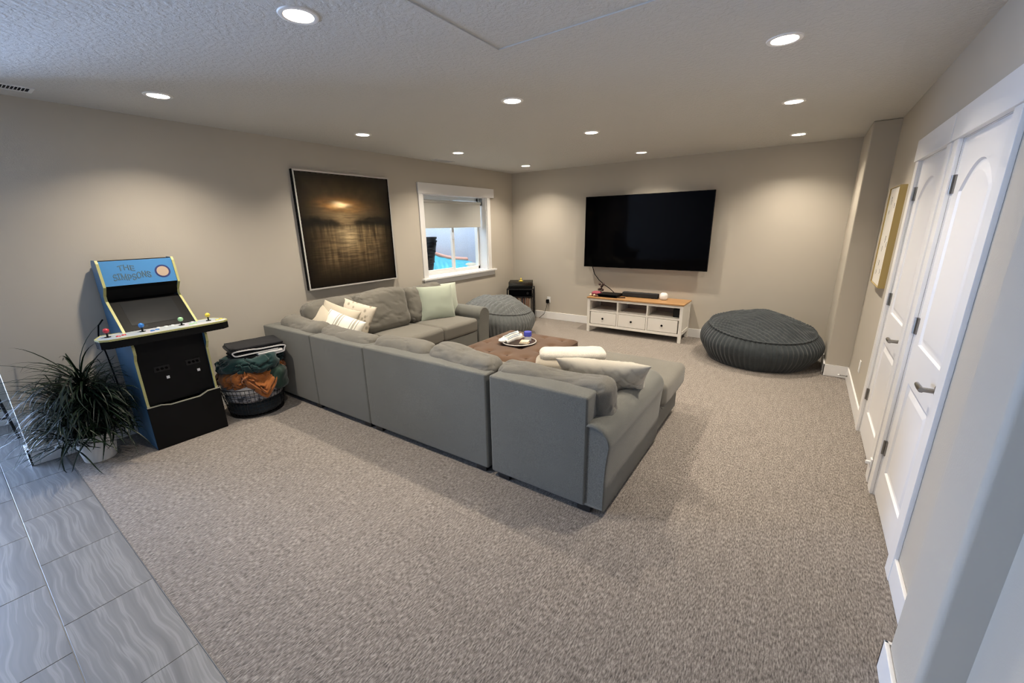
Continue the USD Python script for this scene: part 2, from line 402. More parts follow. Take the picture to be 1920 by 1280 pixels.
part(wn, 'meeting_stile', bx(-.228, -.2, ym - .02, ym + .04, z0 + .03, z1 - .04, .003), m_vinyl)
part(wn, 'pane', bx(-.19, -.186, a + .05, ym - .02, z0 + .06, z1 - .06), m_glass, smooth=False)
part(wn, 'pane', bx(-.216, -.212, ym, b - .03, z0 + .04, z1 - .04), m_glass, smooth=False)
part(wn, 'latch', bx(-.165, -.145, ym - .03, ym - .01, 1.50, 1.60, .004), m_white)
rs = thing('roller_shade', 'cream roller blind pulled a third down in the window', 'blind', (0, 0, 0))
part(rs, 'cloth', bx(-.112, -.110, a + .02, b - .02, 1.69, 2.06), m_shade, smooth=False)
part(rs, 'hem_bar', bx(-.117, -.105, a + .02, b - .02, 1.675, 1.70, .003), m_shade)
part(rs, 'roller', rot(move(trimesh.creation.cylinder(.022, b - a - .04, sections=16), (0, 0, 0)), PI / 2, (1, 0, 0)).apply_translation((-.11, (a + b) / 2, 2.065)), m_shade)
for y in (a + .008, b - .008): part(rs, 'bracket', bx(-.14, -.075, y - .006, y + .006, 2.03, 2.145), m_steel, smooth=False)

# window well outside
ww = thing('window_well', 'pale concrete window well outside the window', 'window well', kind='structure')
part(ww, 'well_wall', cat_([bx(-1.25, -1.1, -2.9, .45, .5, 2.5), bx(-1.2, -WT, -3.0, -2.85, .5, 2.5), bx(-1.2, -WT, .2, .35, .5, 2.5)]), m_well, smooth=False)
part(ww, 'well_floor', bx(-1.2, -WT, -3.0, .3, .6, .86), plain('gravel', (.42, .38, .33), .95, .8, 60), smooth=False)

# inflatable pool and black pots in the well
def arc_pts(fn, n): return np.array([fn(t) for t in np.linspace(0, 1, n)])
pool = thing('paddling_pool', 'teal inflatable pool with coral rim slumped outside the window', 'paddling pool', (-.80, -.90, .86))
def rim_at(t): return np.array([-.10 - .06 * np.sin(t * 3), -.62 + 1.22 * t, .48 - .36 * t + .05 * t * t - .05 * np.sin(t * PI)])
gu, gv = np.meshgrid(np.linspace(0, 1, 50), np.linspace(0, 1, 24), indexing='ij')
rx_, ry_, rz_ = rim_at(gu)
px_ = rx_ + .46 * gv; py_ = ry_ - .10 * gv
pz_ = rz_ * (1 - gv) ** .8 + .03 + .010 * np.sin(gu * 60 + gv * 14) * gv + .05 * (meshkit.fbm(np.stack([gu * 6, gv * 6, gu], -1), 3, 4) - .5)
top = np.stack([px_, py_, pz_], -1).reshape(-1, 3); bot = top.copy(); bot[:, 2] = np.maximum(bot[:, 2] - .04, 0.0)
f = grid_faces(50, 24)
part(pool, 'liner', trimesh.Trimesh(np.vstack([top, bot]), np.vstack([f[:, ::-1], f + len(top)]), process=False), plain('teal_vinyl', (.04, .42, .55), .35), smooth=True)
part(pool, 'rim', tube([rim_at(t) + [0, 0, .035] for t in np.linspace(0, 1, 30)], .042, 14), plain('coral_vinyl', (.85, .40, .30), .35), 'coral inflated rim', smooth=True)
rk = move(trimesh.creation.icosphere(3, .16), (0, 0, 0)); rk.vertices *= [1, 1.3, .6]; rk.vertices *= (1 + .3 * (meshkit.fbm(np.array(rk.vertices) * 8, 3, 3) - .5))[:, None]
part(None, 'boulder', move(rk, (-.72, -.42, .92)), plain('sandstone', (.55, .48, .36), .9, .5, 30), 'rounded tan stone in the window well beside the teal pool', smooth=True, cat='stone')
potm = lathe([(0, 0), (.075, 0), (.10, .16), (.112, .165), (.112, .19), (.10, .19), (.078, .015), (0, .015)], 20)
m_pot = plain('black_pot', (.012, .014, .018), .5)
nth = ('lowest', 'second lowest', 'third from the bottom', 'fourth from the bottom', 'fifth from the bottom', 'fifth from the top', 'fourth from the top', 'third from the top', 'second from the top', 'topmost')
for k in range(10):
    t = thing('nursery_pot', 'black plastic pot outside the window, %s of its nested stack' % nth[k], 'pot', (-.47, -1.80 + .014 * k + .008 * ((k * 7) % 3 - 1), .86 + .054 * k), 0, 'nested black pots in the window well')
    part(t, 'pot_body', potm, m_pot, smooth=40)

# ------------------------------------------------------------------ doors
def panel_outline(y0, y1, z0, z1, arch, d, n=24):
    a0, a1, b0, b1 = y0 + d, y1 - d, z0 + d, z1 - d
    pts = [(a0, b0), (a1, b0)]
    w = (y1 - y0)
    for t in np.linspace(0, 1, n):
        y = a1 + (a0 - a1) * t
        u = (y - (y0 + y1) / 2) / (w / 2)
        pts.append((y, b1 - arch * abs(u) ** 2.0 if arch else b1))
    return np.array(pts)
def door(name, y0, y1, label, casing):
    t = thing(name, label, 'door', kind='structure')
    g = .004
    a0, a1, top = y0 + g, y1 - g, DZ - g
    x = W + .006
    w = a1 - a0
    pans = [(a0 + .115, a1 - .115, .22, .80, 0), (a0 + .115, a1 - .115, 1.02, 1.945, .13)]
    face = sg.Polygon([(a0, .012), (a1, .012), (a1, top), (a0, top)])
    ms = []
    prof = [(0, 0), (.007, .010), (.014, .0125), (.026, .012), (.050, .003), (.054, .0025)]
    V2, F2 = [], []
    for p in pans:
        face = face.difference(sg.Polygon(panel_outline(*p, 0)))
        rings = [np.column_stack([np.full(26, x + dep), panel_outline(*p, d)]) for d, dep in prof]
        n = 26
        v = np.vstack(rings); fs = []
        for i in range(len(rings) - 1):
            for j in range(n):
                k = (j + 1) % n
                fs += [(i * n + j, (i + 1) * n + k, i * n + k), (i * n + j, (i + 1) * n + j, (i + 1) * n + k)]
        pm = trimesh.Trimesh(v, fs, process=False)
        poly = sg.Polygon(panel_outline(*p, prof[-1][0]))
        v2, f2 = trimesh.creation.triangulate_polygon(poly, engine='earcut')
        cap = trimesh.Trimesh(np.column_stack([np.full(len(v2), x + prof[-1][1]), v2]), f2[:, ::-1], process=False)
        ms += [pm, cap]
    slab = extrude(face, .014, 'yz', x)
    back = bx(x + .0138, x + .035, a0, a1, .012, top)
    leaf = part(t, 'door_leaf', cat_([slab, back] + ms), m_door, smooth=25)
    for z in (.335, 1.107, 1.855):
        h = part(t, 'hinge', cat_([move(trimesh.creation.cylinder(.0075, .092, sections=10), (W - .004, y1 + .001, z)), bx(W - .001, W + .007, y1 - .03, y1 + .02, z - .046, z + .046)]), m_hinge)
    hy = y0 + .052
    hd = part(t, 'handle', cat_([tube([(W - .05, hy, .94), (W + .006, hy, .94)], .011, 10), tube([(W - .052, hy - .012, .94), (W - .054, hy + .03, .941), (W - .052, hy + .075, .938), (W - .047, hy + .108, .933)], [.012, .0115, .010, .009], 10)]), m_steel, 'satin nickel lever handle', smooth=50)
    rose = rot(lathe([(0, 0), (.033, 0), (.033, .006), (.026, .011), (0, .011)], 24), -PI / 2, (0, 1, 0))
    part(hd, 'rose', move(rose, (W + .007, hy, .94)), m_steel, smooth=40)
    c = .093
    for s, (p, q) in enumerate(((y0 - c, y0), (y1, y1 + c))):
        part(t, 'side_casing', bx(W - .019, W, p if casing[s] is None else casing[s] , q, 0, DZ, .003) if s == 0 else bx(W - .019, W, p, q if casing[s] is None else casing[s], 0, DZ, .003), m_trim)
    part(t, 'head_casing', bx(W - .028, W, y0 - c - .014, y1 + c + .014, DZ, DZ + .142, .003), m_trim)
    part(t, 'jamb', cat_([bx(W, W + .12, y0 - .001, y0 + .003, 0, DZ), bx(W, W + .12, y1 - .003, y1 + .001, 0, DZ), bx(W, W + .12, y0, y1, DZ - .003, DZ + .001)]), m_trim, smooth=False)
    return t
door('door_1', *DA, 'narrow white arch-panel door nearest the gold picture', (None, None))
door('door_2', *DBo, 'white arch-panel door nearest the viewer', (None, None))
ds = thing('door_stop', 'spring door stop on the baseboard by the bump-out', 'door stop', (W - T, -1.12, .075))
part(ds, 'spring', tube(arc_pts(lambda t: (-.008 - .062 * t, .0055 * math.cos(t * 60), .0055 * math.sin(t * 60)), 120), .0013, 5), m_steel)
part(ds, 'tip', rot(move(trimesh.creation.cylinder(.008, .014, sections=12), (0, 0, .076)), -PI / 2, (0, 1, 0)), m_white)
part(ds, 'base_plate', rot(move(trimesh.creation.cylinder(.010, .012, sections=12), (0, 0, .005)), -PI / 2, (0, 1, 0)), m_steel)
ds2 = thing('door_stop', 'small white door stop low between the two doors', 'door stop', (W - .019, -3.28, .16))
part(ds2, 'base_plate', bx(-.012, 0, -.02, .02, -.03, .03, .004), m_white); part(ds2, 'tip', bx(-.035, -.012, -.009, .009, -.012, .010, .004), m_white)

def outlet(label, loc, rz):
    t = thing('wall_outlet', label, 'outlet', loc, rz)      # faces local -x
    part(t, 'cover_plate', bx(-.006, 0, -.035, .035, -.057, .057, .003), m_white)
    for z in (-.022, .022): part(t, 'socket', bx(-.008, -.005, -.017, .017, z - .015, z + .015, .002), m_white)
outlet('white wall outlet between the bump-out and the first door', (W, -1.70, .36), 0)
outlet('white wall outlet beside the record stand in the corner', (.80, 0, .36), 90)
ad = thing('power_adapter', 'black plug adapter in the corner outlet by the record stand', 'power adapter', (.79, -.010, .335))
part(ad, 'body', bx(-.025, .025, -.045, 0, -.035, .03, .006), m_black)
part(ad, 'cord', tube([(-.01, -.03, -.035), (-.02, -.035, -.12), (-.06, -.04, -.24), (-.16, -.06, -.33)], .004, 6), m_black)

# ------------------------------------------------------------------ recessed lamps
trim_m = lathe([(.0615, 0.0), (.0625, -.004), (.068, -.007), (.082, -.005), (.086, .001)], 40)
can_m = lathe([(.0615, -.003), (.059, .03), (.058, .068)], 40); can_m.invert()
lens_m = lathe([(0, .060), (.03, .0605), (.0582, .062)], 40); lens_m.invert()
lname = {}
rows = ('row nearest the viewer', 'second row from the viewer', 'second row from the television wall', 'row nearest the television wall')
cols = ('left', 'middle', 'right')
first = None
for x, y in lamps:
    lab = 'round recessed ceiling lamp in the %s column, %s' % (cols[LX.index(x)], rows[LY.index(y)])
    if first is None:
        first = thing('recessed_lamp', lab, 'ceiling lamp', (x, y, H), 0, 'recessed ceiling lamps')
        part(first, 'trim_ring', trim_m, m_can, smooth=40); part(first, 'can', can_m, m_can, smooth=40)
        part(first, 'lens', lens_m, m_lens, 'glowing lens', smooth=40)
    else: copy(first, 'recessed_lamp', (x, y, H), 0, lab)
def vent(loc, w, l, label):
    t = thing('ceiling_vent', label, 'air vent', loc)
    part(t, 'frame', extrude(sg.box(-w / 2, -l / 2, w / 2, l / 2).difference(sg.box(-w / 2 + .018, -l / 2 + .018, w / 2 - .018, l / 2 - .018)), .006, 'xy', -.006), m_white, smooth=False)
    part(t, 'backing', bx(-w / 2 + .017, w / 2 - .017, -l / 2 + .017, l / 2 - .017, -.0015, -.0005), m_black, smooth=False)
    n = int((l - .04) / .016)
    for k in range(n):
        y = -l / 2 + .028 + k * .016
        part(t, 'louver', place(bx(-w / 2 + .018, w / 2 - .018, -.005, .005, -.0008, .0008), (0, y, -.004), rx=40), m_white, smooth=False)
vent((.16, -1.93, H), .14, .34, 'white louvered ceiling vent above the window')
vent((.27, -6.06, H), .14, .40, 'white louvered ceiling vent at the upper left frame edge')

# ------------------------------------------------------------------ painting
def paint_tex(U, V):
    """U 0..1 left to right, V 0..1 bottom to top: an abstract dusk over water in sepia"""
    P = np.stack([U * 5, V * 5, np.zeros_like(U)], -1)
    n1 = meshkit.fbm(P * [1.2, 5, 1], 5, 11); n2 = meshkit.fbm(P * [9, .8, 1], 4, 5); n3 = meshkit.fbm(P * [3, 3, 1], 4, 8); n4 = meshkit.fbm(P * [2, 22, 1], 3, 21)
    col = np.zeros(U.shape + (3,)) + np.array([.016, .011, .007])
    vg = np.exp(-((U - .48) / .42) ** 2 - ((V - .55) / .42) ** 2)
    col += vg[..., None] * (.3 + .9 * n3[..., None]) * np.array([.055, .037, .018])
    sun = np.exp(-((U - .42) / .20) ** 2 - ((V - .735 + .05 * (n1 - .5)) / .05) ** 2)
    col += sun[..., None] * (n1[..., None] * 1.6 - .2).clip(0, 2) * np.array([.40, .185, .04])
    core = np.exp(-((U - .43) / .075) ** 2 - ((V - .735 + .04 * (n1 - .5)) / .020) ** 2)
    col += core[..., None] * np.array([1.1, .85, .52])
    glow = np.exp(-((U - .46) / .12) ** 2 - ((V - .60) / .075) ** 2)
    col += glow[..., None] * (n4[..., None] * 1.2) * np.array([.19, .135, .07])
    hz = .545 + .012 * (n3 - .5)
    crest = hz + .045 + .045 * np.exp(-((U - .14) / .15) ** 2) + .048 * np.exp(-((U - .82) / .24) ** 2) - .055 * np.exp(-((U - .47) / .11) ** 2) + .05 * (n3 - .5)
    up_ = 1 / (1 + np.exp(-(crest - V) / .009)); dn_ = 1 / (1 + np.exp(-(V - hz + .02 * n2) / .012))
    haze = np.exp(-((U - .48) / .40) ** 2 - ((V - .645) / .075) ** 2) * (.35 + n4)
    col += haze[..., None] * np.array([.062, .046, .024])
    hill = up_ * dn_ * (.75 + .5 * n1).clip(0, 1)
    col = col * (1 - .96 * hill[..., None]) + hill[..., None] * np.array([.005, .005, .005])
    wm = 1 / (1 + np.exp(-(.540 + .05 * (n2 - .5) - V) / .010))
    water = wm * np.exp(-((V - .50) / .30) ** 2)
    streak = np.clip(n2 * 2.2 - .65, 0, 1.5) * water * (1 - .5 * np.exp(-((U - .46) / .1) ** 2)) * np.exp(-((U - .52) / .38) ** 4)
    col += (streak * (.35 + 1.1 * n4))[..., None] * np.array([.14, .103, .052])
    lit = wm * np.exp(-((U - .46) / .10) ** 2) * np.exp(-((V - .47) / .13) ** 2) * (.1 + n4 * 1.6)
    col += lit[..., None] * np.array([.30, .23, .13])
    rip = (V < .5) * np.exp(-((U - .5) / .33) ** 2) * np.exp(-((V - .32) / .13) ** 2) * np.clip(n4 * 2.2 - .8, 0, 1.4)
    col += rip[..., None] * np.array([.085, .055, .024])
    edge = np.minimum(np.minimum(U, 1 - U), np.minimum(V, 1 - V))
    col *= (.22 + .78 * np.clip(edge / .22, 0, 1))[..., None]
    return col.clip(.002, 1)
PY0, PY1, PZ0, PZ1, PX = -4.088, -2.842, 1.022, 2.308, .052
pa = thing('painting', 'large square dusk-over-water painting in a thin silver frame', 'painting', (0, (PY0 + PY1) / 2, (PZ0 + PZ1) / 2))
pw, ph = PY1 - PY0, PZ1 - PZ0
part(pa, 'frame', extrude(sg.box(-pw / 2, -ph / 2, pw / 2, ph / 2).difference(sg.box(-pw / 2 + .016, -ph / 2 + .016, pw / 2 - .016, ph / 2 - .016)), .004, 'yz', PX - .004), m_silver, 'silver front edge', smooth=False)
part(pa, 'frame_side', extrude(sg.box(-pw / 2, -ph / 2, pw / 2, ph / 2).difference(sg.box(-pw / 2 + .014, -ph / 2 + .014, pw / 2 - .014, ph / 2 - .014)), PX - .004, 'yz', 0), m_black, 'black frame side', smooth=False)
n = 220
gy, gz = np.meshgrid(np.linspace(0, 1, n), np.linspace(0, 1, n), indexing='ij')
cw_, chh = pw / 2 - .02, ph / 2 - .02
cv = np.stack([np.full_like(gy, PX - .012), -cw_ + 2 * cw_ * gy, -chh + 2 * chh * gz], -1).reshape(-1, 3)
part(pa, 'canvas', trimesh.Trimesh(cv, grid_faces(n, n), process=False), m_cd, 'dark sepia canvas with a glowing sun', smooth=True, cd=paint_tex(gy, gz).reshape(-1, 3))
part(pa, 'stretcher', bx(.002, PX - .016, -cw_, cw_, -chh, chh), m_black, smooth=False)

# gold framed picture on the right wall
GY0, GY1, GZ0, GZ1 = -2.06, -1.55, 1.14, 1.945
gp = thing('framed_picture', 'white picture with small dark marks in a deep gold frame', 'picture', (W, (GY0 + GY1) / 2, (GZ0 + GZ1) / 2))
gw, gh = (GY1 - GY0) / 2, (GZ1 - GZ0) / 2
part(gp, 'frame', extrude(sg.box(-gw, -gh, gw, gh).difference(sg.box(-gw + .006, -gh + .006, gw - .006, gh - .006)), .045, 'yz', -.045), m_gold, smooth=False)
part(gp, 'print', bx(-.036, -.002, -gw + .009, gw - .009, -gh + .009, gh - .009), plain('print_paper', (.80, .77, .70), .6), smooth=False)
def yzshape(pts, w):
    return sg.LineString(pts).buffer(w)
sprigs = [(.09, .29, 1.3), (.11, .20, .6), (-.02, -.02, 1.1), (.06, -.10, .9), (.05, -.22, .9), (.10, -.30, .7), (-.10, .25, .8), (-.12, -.06, .9), (-.09, -.28, .8)]
for k, (u, v, s) in enumerate(sprigs):
    a = k * 1.3
    sh = yzshape([(u, v - .02 * s), (u + .008 * math.sin(a), v), (u + .012 * math.cos(a), v + .022 * s)], .0025).union(sg.Point(u + .012 * math.cos(a), v + .022 * s).buffer(.006 * s)).union(sg.Point(u - .004, v + .004).buffer(.004 * s))
    part(gp, 'printed_mark', extrude(sh, .001, 'yz', -.037), m_black, smooth=False)

# ------------------------------------------------------------------ television
tv = thing('television', 'very large black wall-mounted flat television', 'television', (2.505, -.12, 1.562))
TW, TH = .958, .553
part(tv, 'bezel', extrude(sg.box(-TW, -TH, TW, TH).difference(sg.box(-TW + .008, -TH + .012, TW - .008, TH - .008)), .03, 'xz', 0), m_bezel, smooth=False)
part(tv, 'screen', bx(-TW + .008, TW - .008, .002, .012, -TH + .012, TH - .008), m_gloss, smooth=False)
part(tv, 'back_shell', bx(-TW * .96, TW * .96, .012, .055, -TH * .94, TH * .94, .012, 2), m_bezel)
part(tv, 'wall_mount', bx(-.35, .35, .05, .12, -.2, .2), m_dark, smooth=False)
cb = part(None, 'power_cable', tube([(1.68, -.075, 1.05), (1.69, -.075, .98), (1.72, -.06, .88), (1.80, -.045, .78), (1.90, -.05, .71), (2.0, -.07, .66), (2.10, -.12, .605), (2.13, -.18, .588)], .0065, 8), m_black, 'thin black cable hanging from the television to the white unit', smooth=True, cat='cable')

# ------------------------------------------------------------------ media unit
m_unit = plain('unit_white', (.78, .75, .69), .45, .08, 120)
m_oak = M('unit_oak', {'tc': ('texture_coordinate', {}), 'm': ('mapping', {'scale': (3, 40, 40)}), 'n': ('noise_texture', {'scale': 1.5, 'detail': 4.0, 'distortion': .6}),
    'r': ('rgb_ramp', {'ramp': [(.3, (.30, .155, .06)), (.55, (.42, .235, .10)), (.75, (.48, .29, .135))]}), 'p': ('principled_bsdf', {'roughness': .42})},
    [('tc.object', 'm.vector'), ('m.vector', 'n.vector'), ('n.fac', 'r.fac'), ('r.color', 'p.base_color')])
UX0, UX1, UY0, UY1, UH = 1.80, 3.275, -.49, -.022, .57
mu = thing('media_unit', 'long white media unit with a light wood top below the television', 'tv stand', ((UX0 + UX1) / 2, (UY0 + UY1) / 2, 0))
w2, d2 = (UX1 - UX0) / 2, (UY1 - UY0) / 2
part(mu, 'top_board', bx(-w2 - .008, w2 + .008, -d2 - .012, d2, UH - .022, UH, .004), m_oak, 'light brown wood top')
for sx in (-1, 1):
    for sy in (-1, 1):
        part(mu, 'leg', bx(min(sx * w2, sx * (w2 - .045)), max(sx * w2, sx * (w2 - .045)), min(sy * d2, sy * (d2 - .045)), max(sy * d2, sy * (d2 - .045)), 0, UH - .022, .003), m_unit)
    xs = sx * (w2 - .02)
    part(mu, 'side_panel', cat_([bx(xs - .008, xs + .008, -d2 + .045, d2 - .045, .11, UH - .022), bx(xs - .018, xs + .018, -d2 + .045, d2 - .045, .11, .16, .002), bx(xs - .018, xs + .018, -d2 + .045, d2 - .045, UH - .07, UH - .022, .002)]), m_unit)
iw = w2 - .045
part(mu, 'rail', bx(-iw, iw, -d2 + .004, -d2 + .03, UH - .058, UH - .022, .002), m_unit)
part(mu, 'rail', bx(-iw, iw, -d2 + .004, -d2 + .03, .095, .135, .002), m_unit)
part(mu, 'shelf', bx(-iw, iw, -d2 + .006, d2 - .01, .335, .360, .002), m_unit)
part(mu, 'back_panel', bx(-iw, iw, d2 - .018, d2 - .008, .11, UH - .03), plain('unit_back', (.33, .26, .22), .6), 'brownish back of the open shelves', smooth=False)
part(mu, 'bottom_board', bx(-iw, iw, -d2 + .03, d2 - .02, .115, .13), m_unit, smooth=False)
ow = 2 * iw / 3
for k in (1, 2):
    x = -iw + k * ow
    part(mu, 'divider', bx(x - .012, x + .012, -d2 + .005, d2 - .02, .13, UH - .05, .002), m_unit)
for k in range(3):
    x = -iw + (k + .5) * ow
    dr = part(mu, 'drawer', bx(x - ow / 2 + .016, x + ow / 2 - .016, -d2 + .004, d2 - .05, .140, .330, .004), m_unit)
    kn = rot(lathe([(0, 0), (.008, 0), (.008, .012), (.016, .020), (.014, .028), (0, .031)], 16), PI / 2, (1, 0, 0))
    part(dr, 'knob', move(kn, (x, -d2 + .004, .238)), m_black, 'round black knob', smooth=50)
sb = thing('soundbar', 'short black soundbar on the wood top of the media unit', 'speaker', (2.55, -.17, UH))
part(sb, 'body', move(soft_box((.56, .09, .072), .012, 2), (0, 0, .040)), plain('speaker_cloth', (.010, .010, .011), .8, .4, 700))
for x in (-.2, .2): part(sb, 'foot', bx(x - .02, x + .02, -.03, .03, 0, .006), m_black)
pk = thing('wifi_router', 'rounded white wireless router at the soundbar right end', 'router', (2.915, -.20, UH))
part(pk, 'body', lathe([(0, .003), (.042, .003), (.056, .012), (.061, .035), (.060, .065), (.052, .090), (.034, .103), (0, .107)], 36), m_white, smooth=True)
part(pk, 'base_ring', lathe([(0, 0), (.040, 0), (.040, .004), (0, .004)], 24), plain('grey_rubber', (.2, .2, .2), .8))
cx = thing('disc_player', 'flat black player box on the left of the media unit', 'disc player', (2.10, -.30, UH))
part(cx, 'case', move(soft_box((.33, .26, .042), .006, 1), (0, 0, .026)), m_black)
part(cx, 'front_panel', bx(-.15, .15, -.1325, -.128, .012, .040), m_gloss, smooth=False)
rg = thing('remote_control', 'small dark remote lying right of the black player box', 'remote control', (2.315, -.36, UH), 25)
part(rg, 'body', bx(-.06, .06, -.018, .018, .0, .014, .005), m_dark)
part(rg, 'button', bx(-.035, .035, -.010, .010, .013, .016), plain('orange_print', (.35, .11, .03), .6))
sp2 = thing('black_speaker', 'black box in the right-hand open shelf of the media unit', 'speaker', (UX1 - .105, -.33, .361))
part(sp2, 'case', bx(-.05, .05, -.06, .06, 0, .125, .004), m_black); part(sp2, 'grille', bx(-.042, .042, -.062, -.058, .010, .115), m_dark, smooth=False)
orn = thing('dried_flower_ornament', 'dark stemmed flower ornament with pink base on the media unit', 'ornament', (1.94, -.30, UH))
part(orn, 'stem', tube([(0, 0, 0), (.012, 0, .05), (.0, 0, .10), (.03, 0, .165)], .006, 8), m_dark)
bl = []
for (x, z, r) in ((-.02, .185, .020), (.045, .188, .022), (.012, .150, .020), (.01, .118, .016), (-.03, .10, .022), (.03, .095, .020)):
    s = trimesh.creation.icosphere(2, r); s.vertices *= (1 + .35 * (meshkit.noise(np.array(s.vertices) * 90 + x * 50, 3) - .5))[:, None]
    bl.append(move(s, (x, rnd.uniform(-.015, .015), z)))
for b_ in bl: part(orn, 'bloom', b_, plain('dark_bloom_%d' % len(used), (.05, .022, .02), .7), smooth=True)
pb = soft_box((.16, .10, .06), .028, 3, 3, .01, .02, 20, 2)
part(orn, 'base', move(pb, (-.06, 0, .032)), plain('pink_plush', (.32, .07, .10), .9), 'dark pink cloth base', smooth=True)
orn2 = thing('bead_garland', 'cream and brown bead string at the media unit left end', 'garland', (1.90, -.42, UH))
for k in range(9):
    s = trimesh.creation.icosphere(1, .014 if k % 3 else .020)
    part(orn2, 'bead', move(s, (-.08 + .022 * k, .02 * math.sin(k * 1.1), .014 if k % 3 else .020)), (plain('bead_cream', (.68, .58, .42), .5) if k == 0 else '/World/Looks/bead_cream') if k % 3 == 0 else (plain('bead_brown', (.16, .08, .05), .5) if k == 1 else '/World/Looks/bead_brown'), smooth=True)

# ------------------------------------------------------------------ sectional sofa (four sections)
BT, BH = .17, .745          # back thickness and height
SEAT = .47
def bb(x0, x1, y0, y1, z0, z1, r=.02, puff=.0, n=1, wr=0, seed=0, seg=2):
    m = soft_box((x1 - x0, y1 - y0, z1 - z0), r, seg, n, puff, wr, 6, seed)
    return move(m, ((x0 + x1) / 2, (y0 + y1) / 2, (z0 + z1) / 2))
def seat_cushion(t, x0, x1, y0, y1, z0=.285, z1=SEAT, seed=0):
    part(t, 'seat_cushion', bb(x0 + .004, x1 - .004, y0, y1, z0, z1, .045, .014, 8, .008, seed, 4), m_sofa_s, smooth=True)
def back_cushion(t, w, h, d, loc, tilt, rz, seed, sag=0):
    def fn(v):
        v[:, 2] += -sag * (1 - (2 * v[:, 0] / w) ** 2) * (v[:, 2] > 0) + .008 * np.sin(v[:, 0] * 9 + seed * 1.7) * (v[:, 2] > 0)
        v[:, 1] += .02 * np.sin(v[:, 0] * 5 + seed)
        return v
    m = soft_box((w, d, h), .078, 6, 22, .03, .026, 6, seed, fn, (.4, 1, .35), .28)
    part(t, 'back_cushion', place(m, loc, rx=tilt, rz=rz), m_sofa_s, smooth=True)
def feet(t, pts):
    for x, y in pts: part(t, 'foot', bx(x - .045, x + .045, y - .04, y + .04, 0, .05, .006), m_feet, 'black block foot')
def arm_mesh(L, w=.235, hz=.585):
    """rolled arm: cross-section in x (0 inner .. w outer) and z, length along +y from 0, rounded ends"""
    r = .112; cx_, cz = w - .098, hz - r
    ring = []
    ring += [(w - .006, .045), (w - .004, .24), (w + .001, .35), (w + .008, cz - .06)]
    for a in np.linspace(-14, 205, 22): ring.append((cx_ + r * 1.02 * math.cos(math.radians(a)), cz + r * math.sin(math.radians(a))))
    ring += [(.012, cz - .15), (.012, .20), (.012, .045)]
    ring = np.array(ring); c = np.array([w / 2, hz * .5])
    secs = [(0.010, .90), (.0, .94), (0.003, .97), (.012, .99), (.03, 1.0)] + [(y, 1.0) for y in np.linspace(.06, L - .06, 8)] + [(L - .03, 1.0), (L - .012, .985), (L - .003, .965), (L, .94)]
    V = []
    for y, s in secs:
        q = c + (ring - c) * s
        q[:, 1] = np.maximum(q[:, 1], .045)
        V.append(np.column_stack([q[:, 0], np.full(len(q), y), q[:, 1]]))
    n = len(ring); V = np.vstack(V); F = []
    for i in range(len(secs) - 1):
        for j in range(n):
            k = (j + 1) % n
            F += [(i * n + j, i * n + k, (i + 1) * n + k), (i * n + j, (i + 1) * n + k, (i + 1) * n + j)]
    m = trimesh.Trimesh(V, F, process=False)
    caps = []
    for i, fl_ in ((0, 1), (len(secs) - 1, 0)):
        v2, f2 = trimesh.creation.triangulate_polygon(sg.Polygon(V[i * n:(i + 1) * n][:, [0, 2]]), engine='earcut')
        caps.append(trimesh.Trimesh(np.column_stack([v2[:, 0], np.full(len(v2), V[i * n][1]), v2[:, 1]]), f2 if fl_ else f2[:, ::-1], process=False))
    m = cat_([m] + caps); m.merge_vertices(digits_vertex=5); m.fix_normals()
    return m
SO = (.07, -4.655, 0); SR = 1.35
# corner section: back panels A, B and the corner seat
s1 = thing('sofa_section', 'grey tweed corner sofa section in the wall corner behind the basket', 'sofa', SO, SR, 'sections of the grey sectional sofa')
part(s1, 'back_panel', bb(0, .842, 0, BT, .045, BH, .015, .004, 4), m_sofa, smooth=True)
part(s1, 'back_panel', bb(.846, 1.618, 0, BT, .045, BH, .015, .004, 4), m_sofa, smooth=True)
part(s1, 'side_back', bb(0, BT, BT + .002, .972, .045, BH, .015, .004, 4), m_sofa, smooth=True)
part(s1, 'base', bb(.02, 1.612, .03, .955, .05, .285, .015, 0, 1), m_sofa, smooth=True)
seat_cushion(s1, BT, .98, BT, .965, seed=1); seat_cushion(s1, .98, 1.612, BT, 1.0, seed=2)
back_cushion(s1, .72, .38, .20, (.50, .20, .635), 10, 1, 3, .01)
back_cushion(s1, .80, .37, .20, (1.20, .20, .625), 10, -1, 4, .02)
back_cushion(s1, .60, .48, .21, (.285, .60, .70), 12, -90, 5)
feet(s1, [(.08, .08), (.80, .06), (1.55, .06), (.08, .9), (1.5, .9)])
# middle section
s2 = thing('sofa_section', 'grey tweed armless middle sofa section with its back to the viewer', 'sofa', SO, SR, 'sections of the grey sectional sofa')
part(s2, 'back_panel', bb(1.624, 2.900, 0, BT, .045, BH + .005, .015, .008, 6), m_sofa, smooth=True)
part(s2, 'base', bb(1.63, 2.894, .03, .985, .05, .285, .015), m_sofa, smooth=True)
for k in range(2): seat_cushion(s2, 1.63 + .632 * k, 1.63 + .632 * (k + 1), BT, 1.0, seed=6 + k)
back_cushion(s2, .64, .39, .20, (1.93, .20, .625), 10, 1, 8, .02)
back_cushion(s2, .64, .40, .21, (2.575, .20, .63), 10, -1, 9, .01)
feet(s2, [(1.70, .06), (2.82, .06), (1.70, .9), (2.82, .9)])
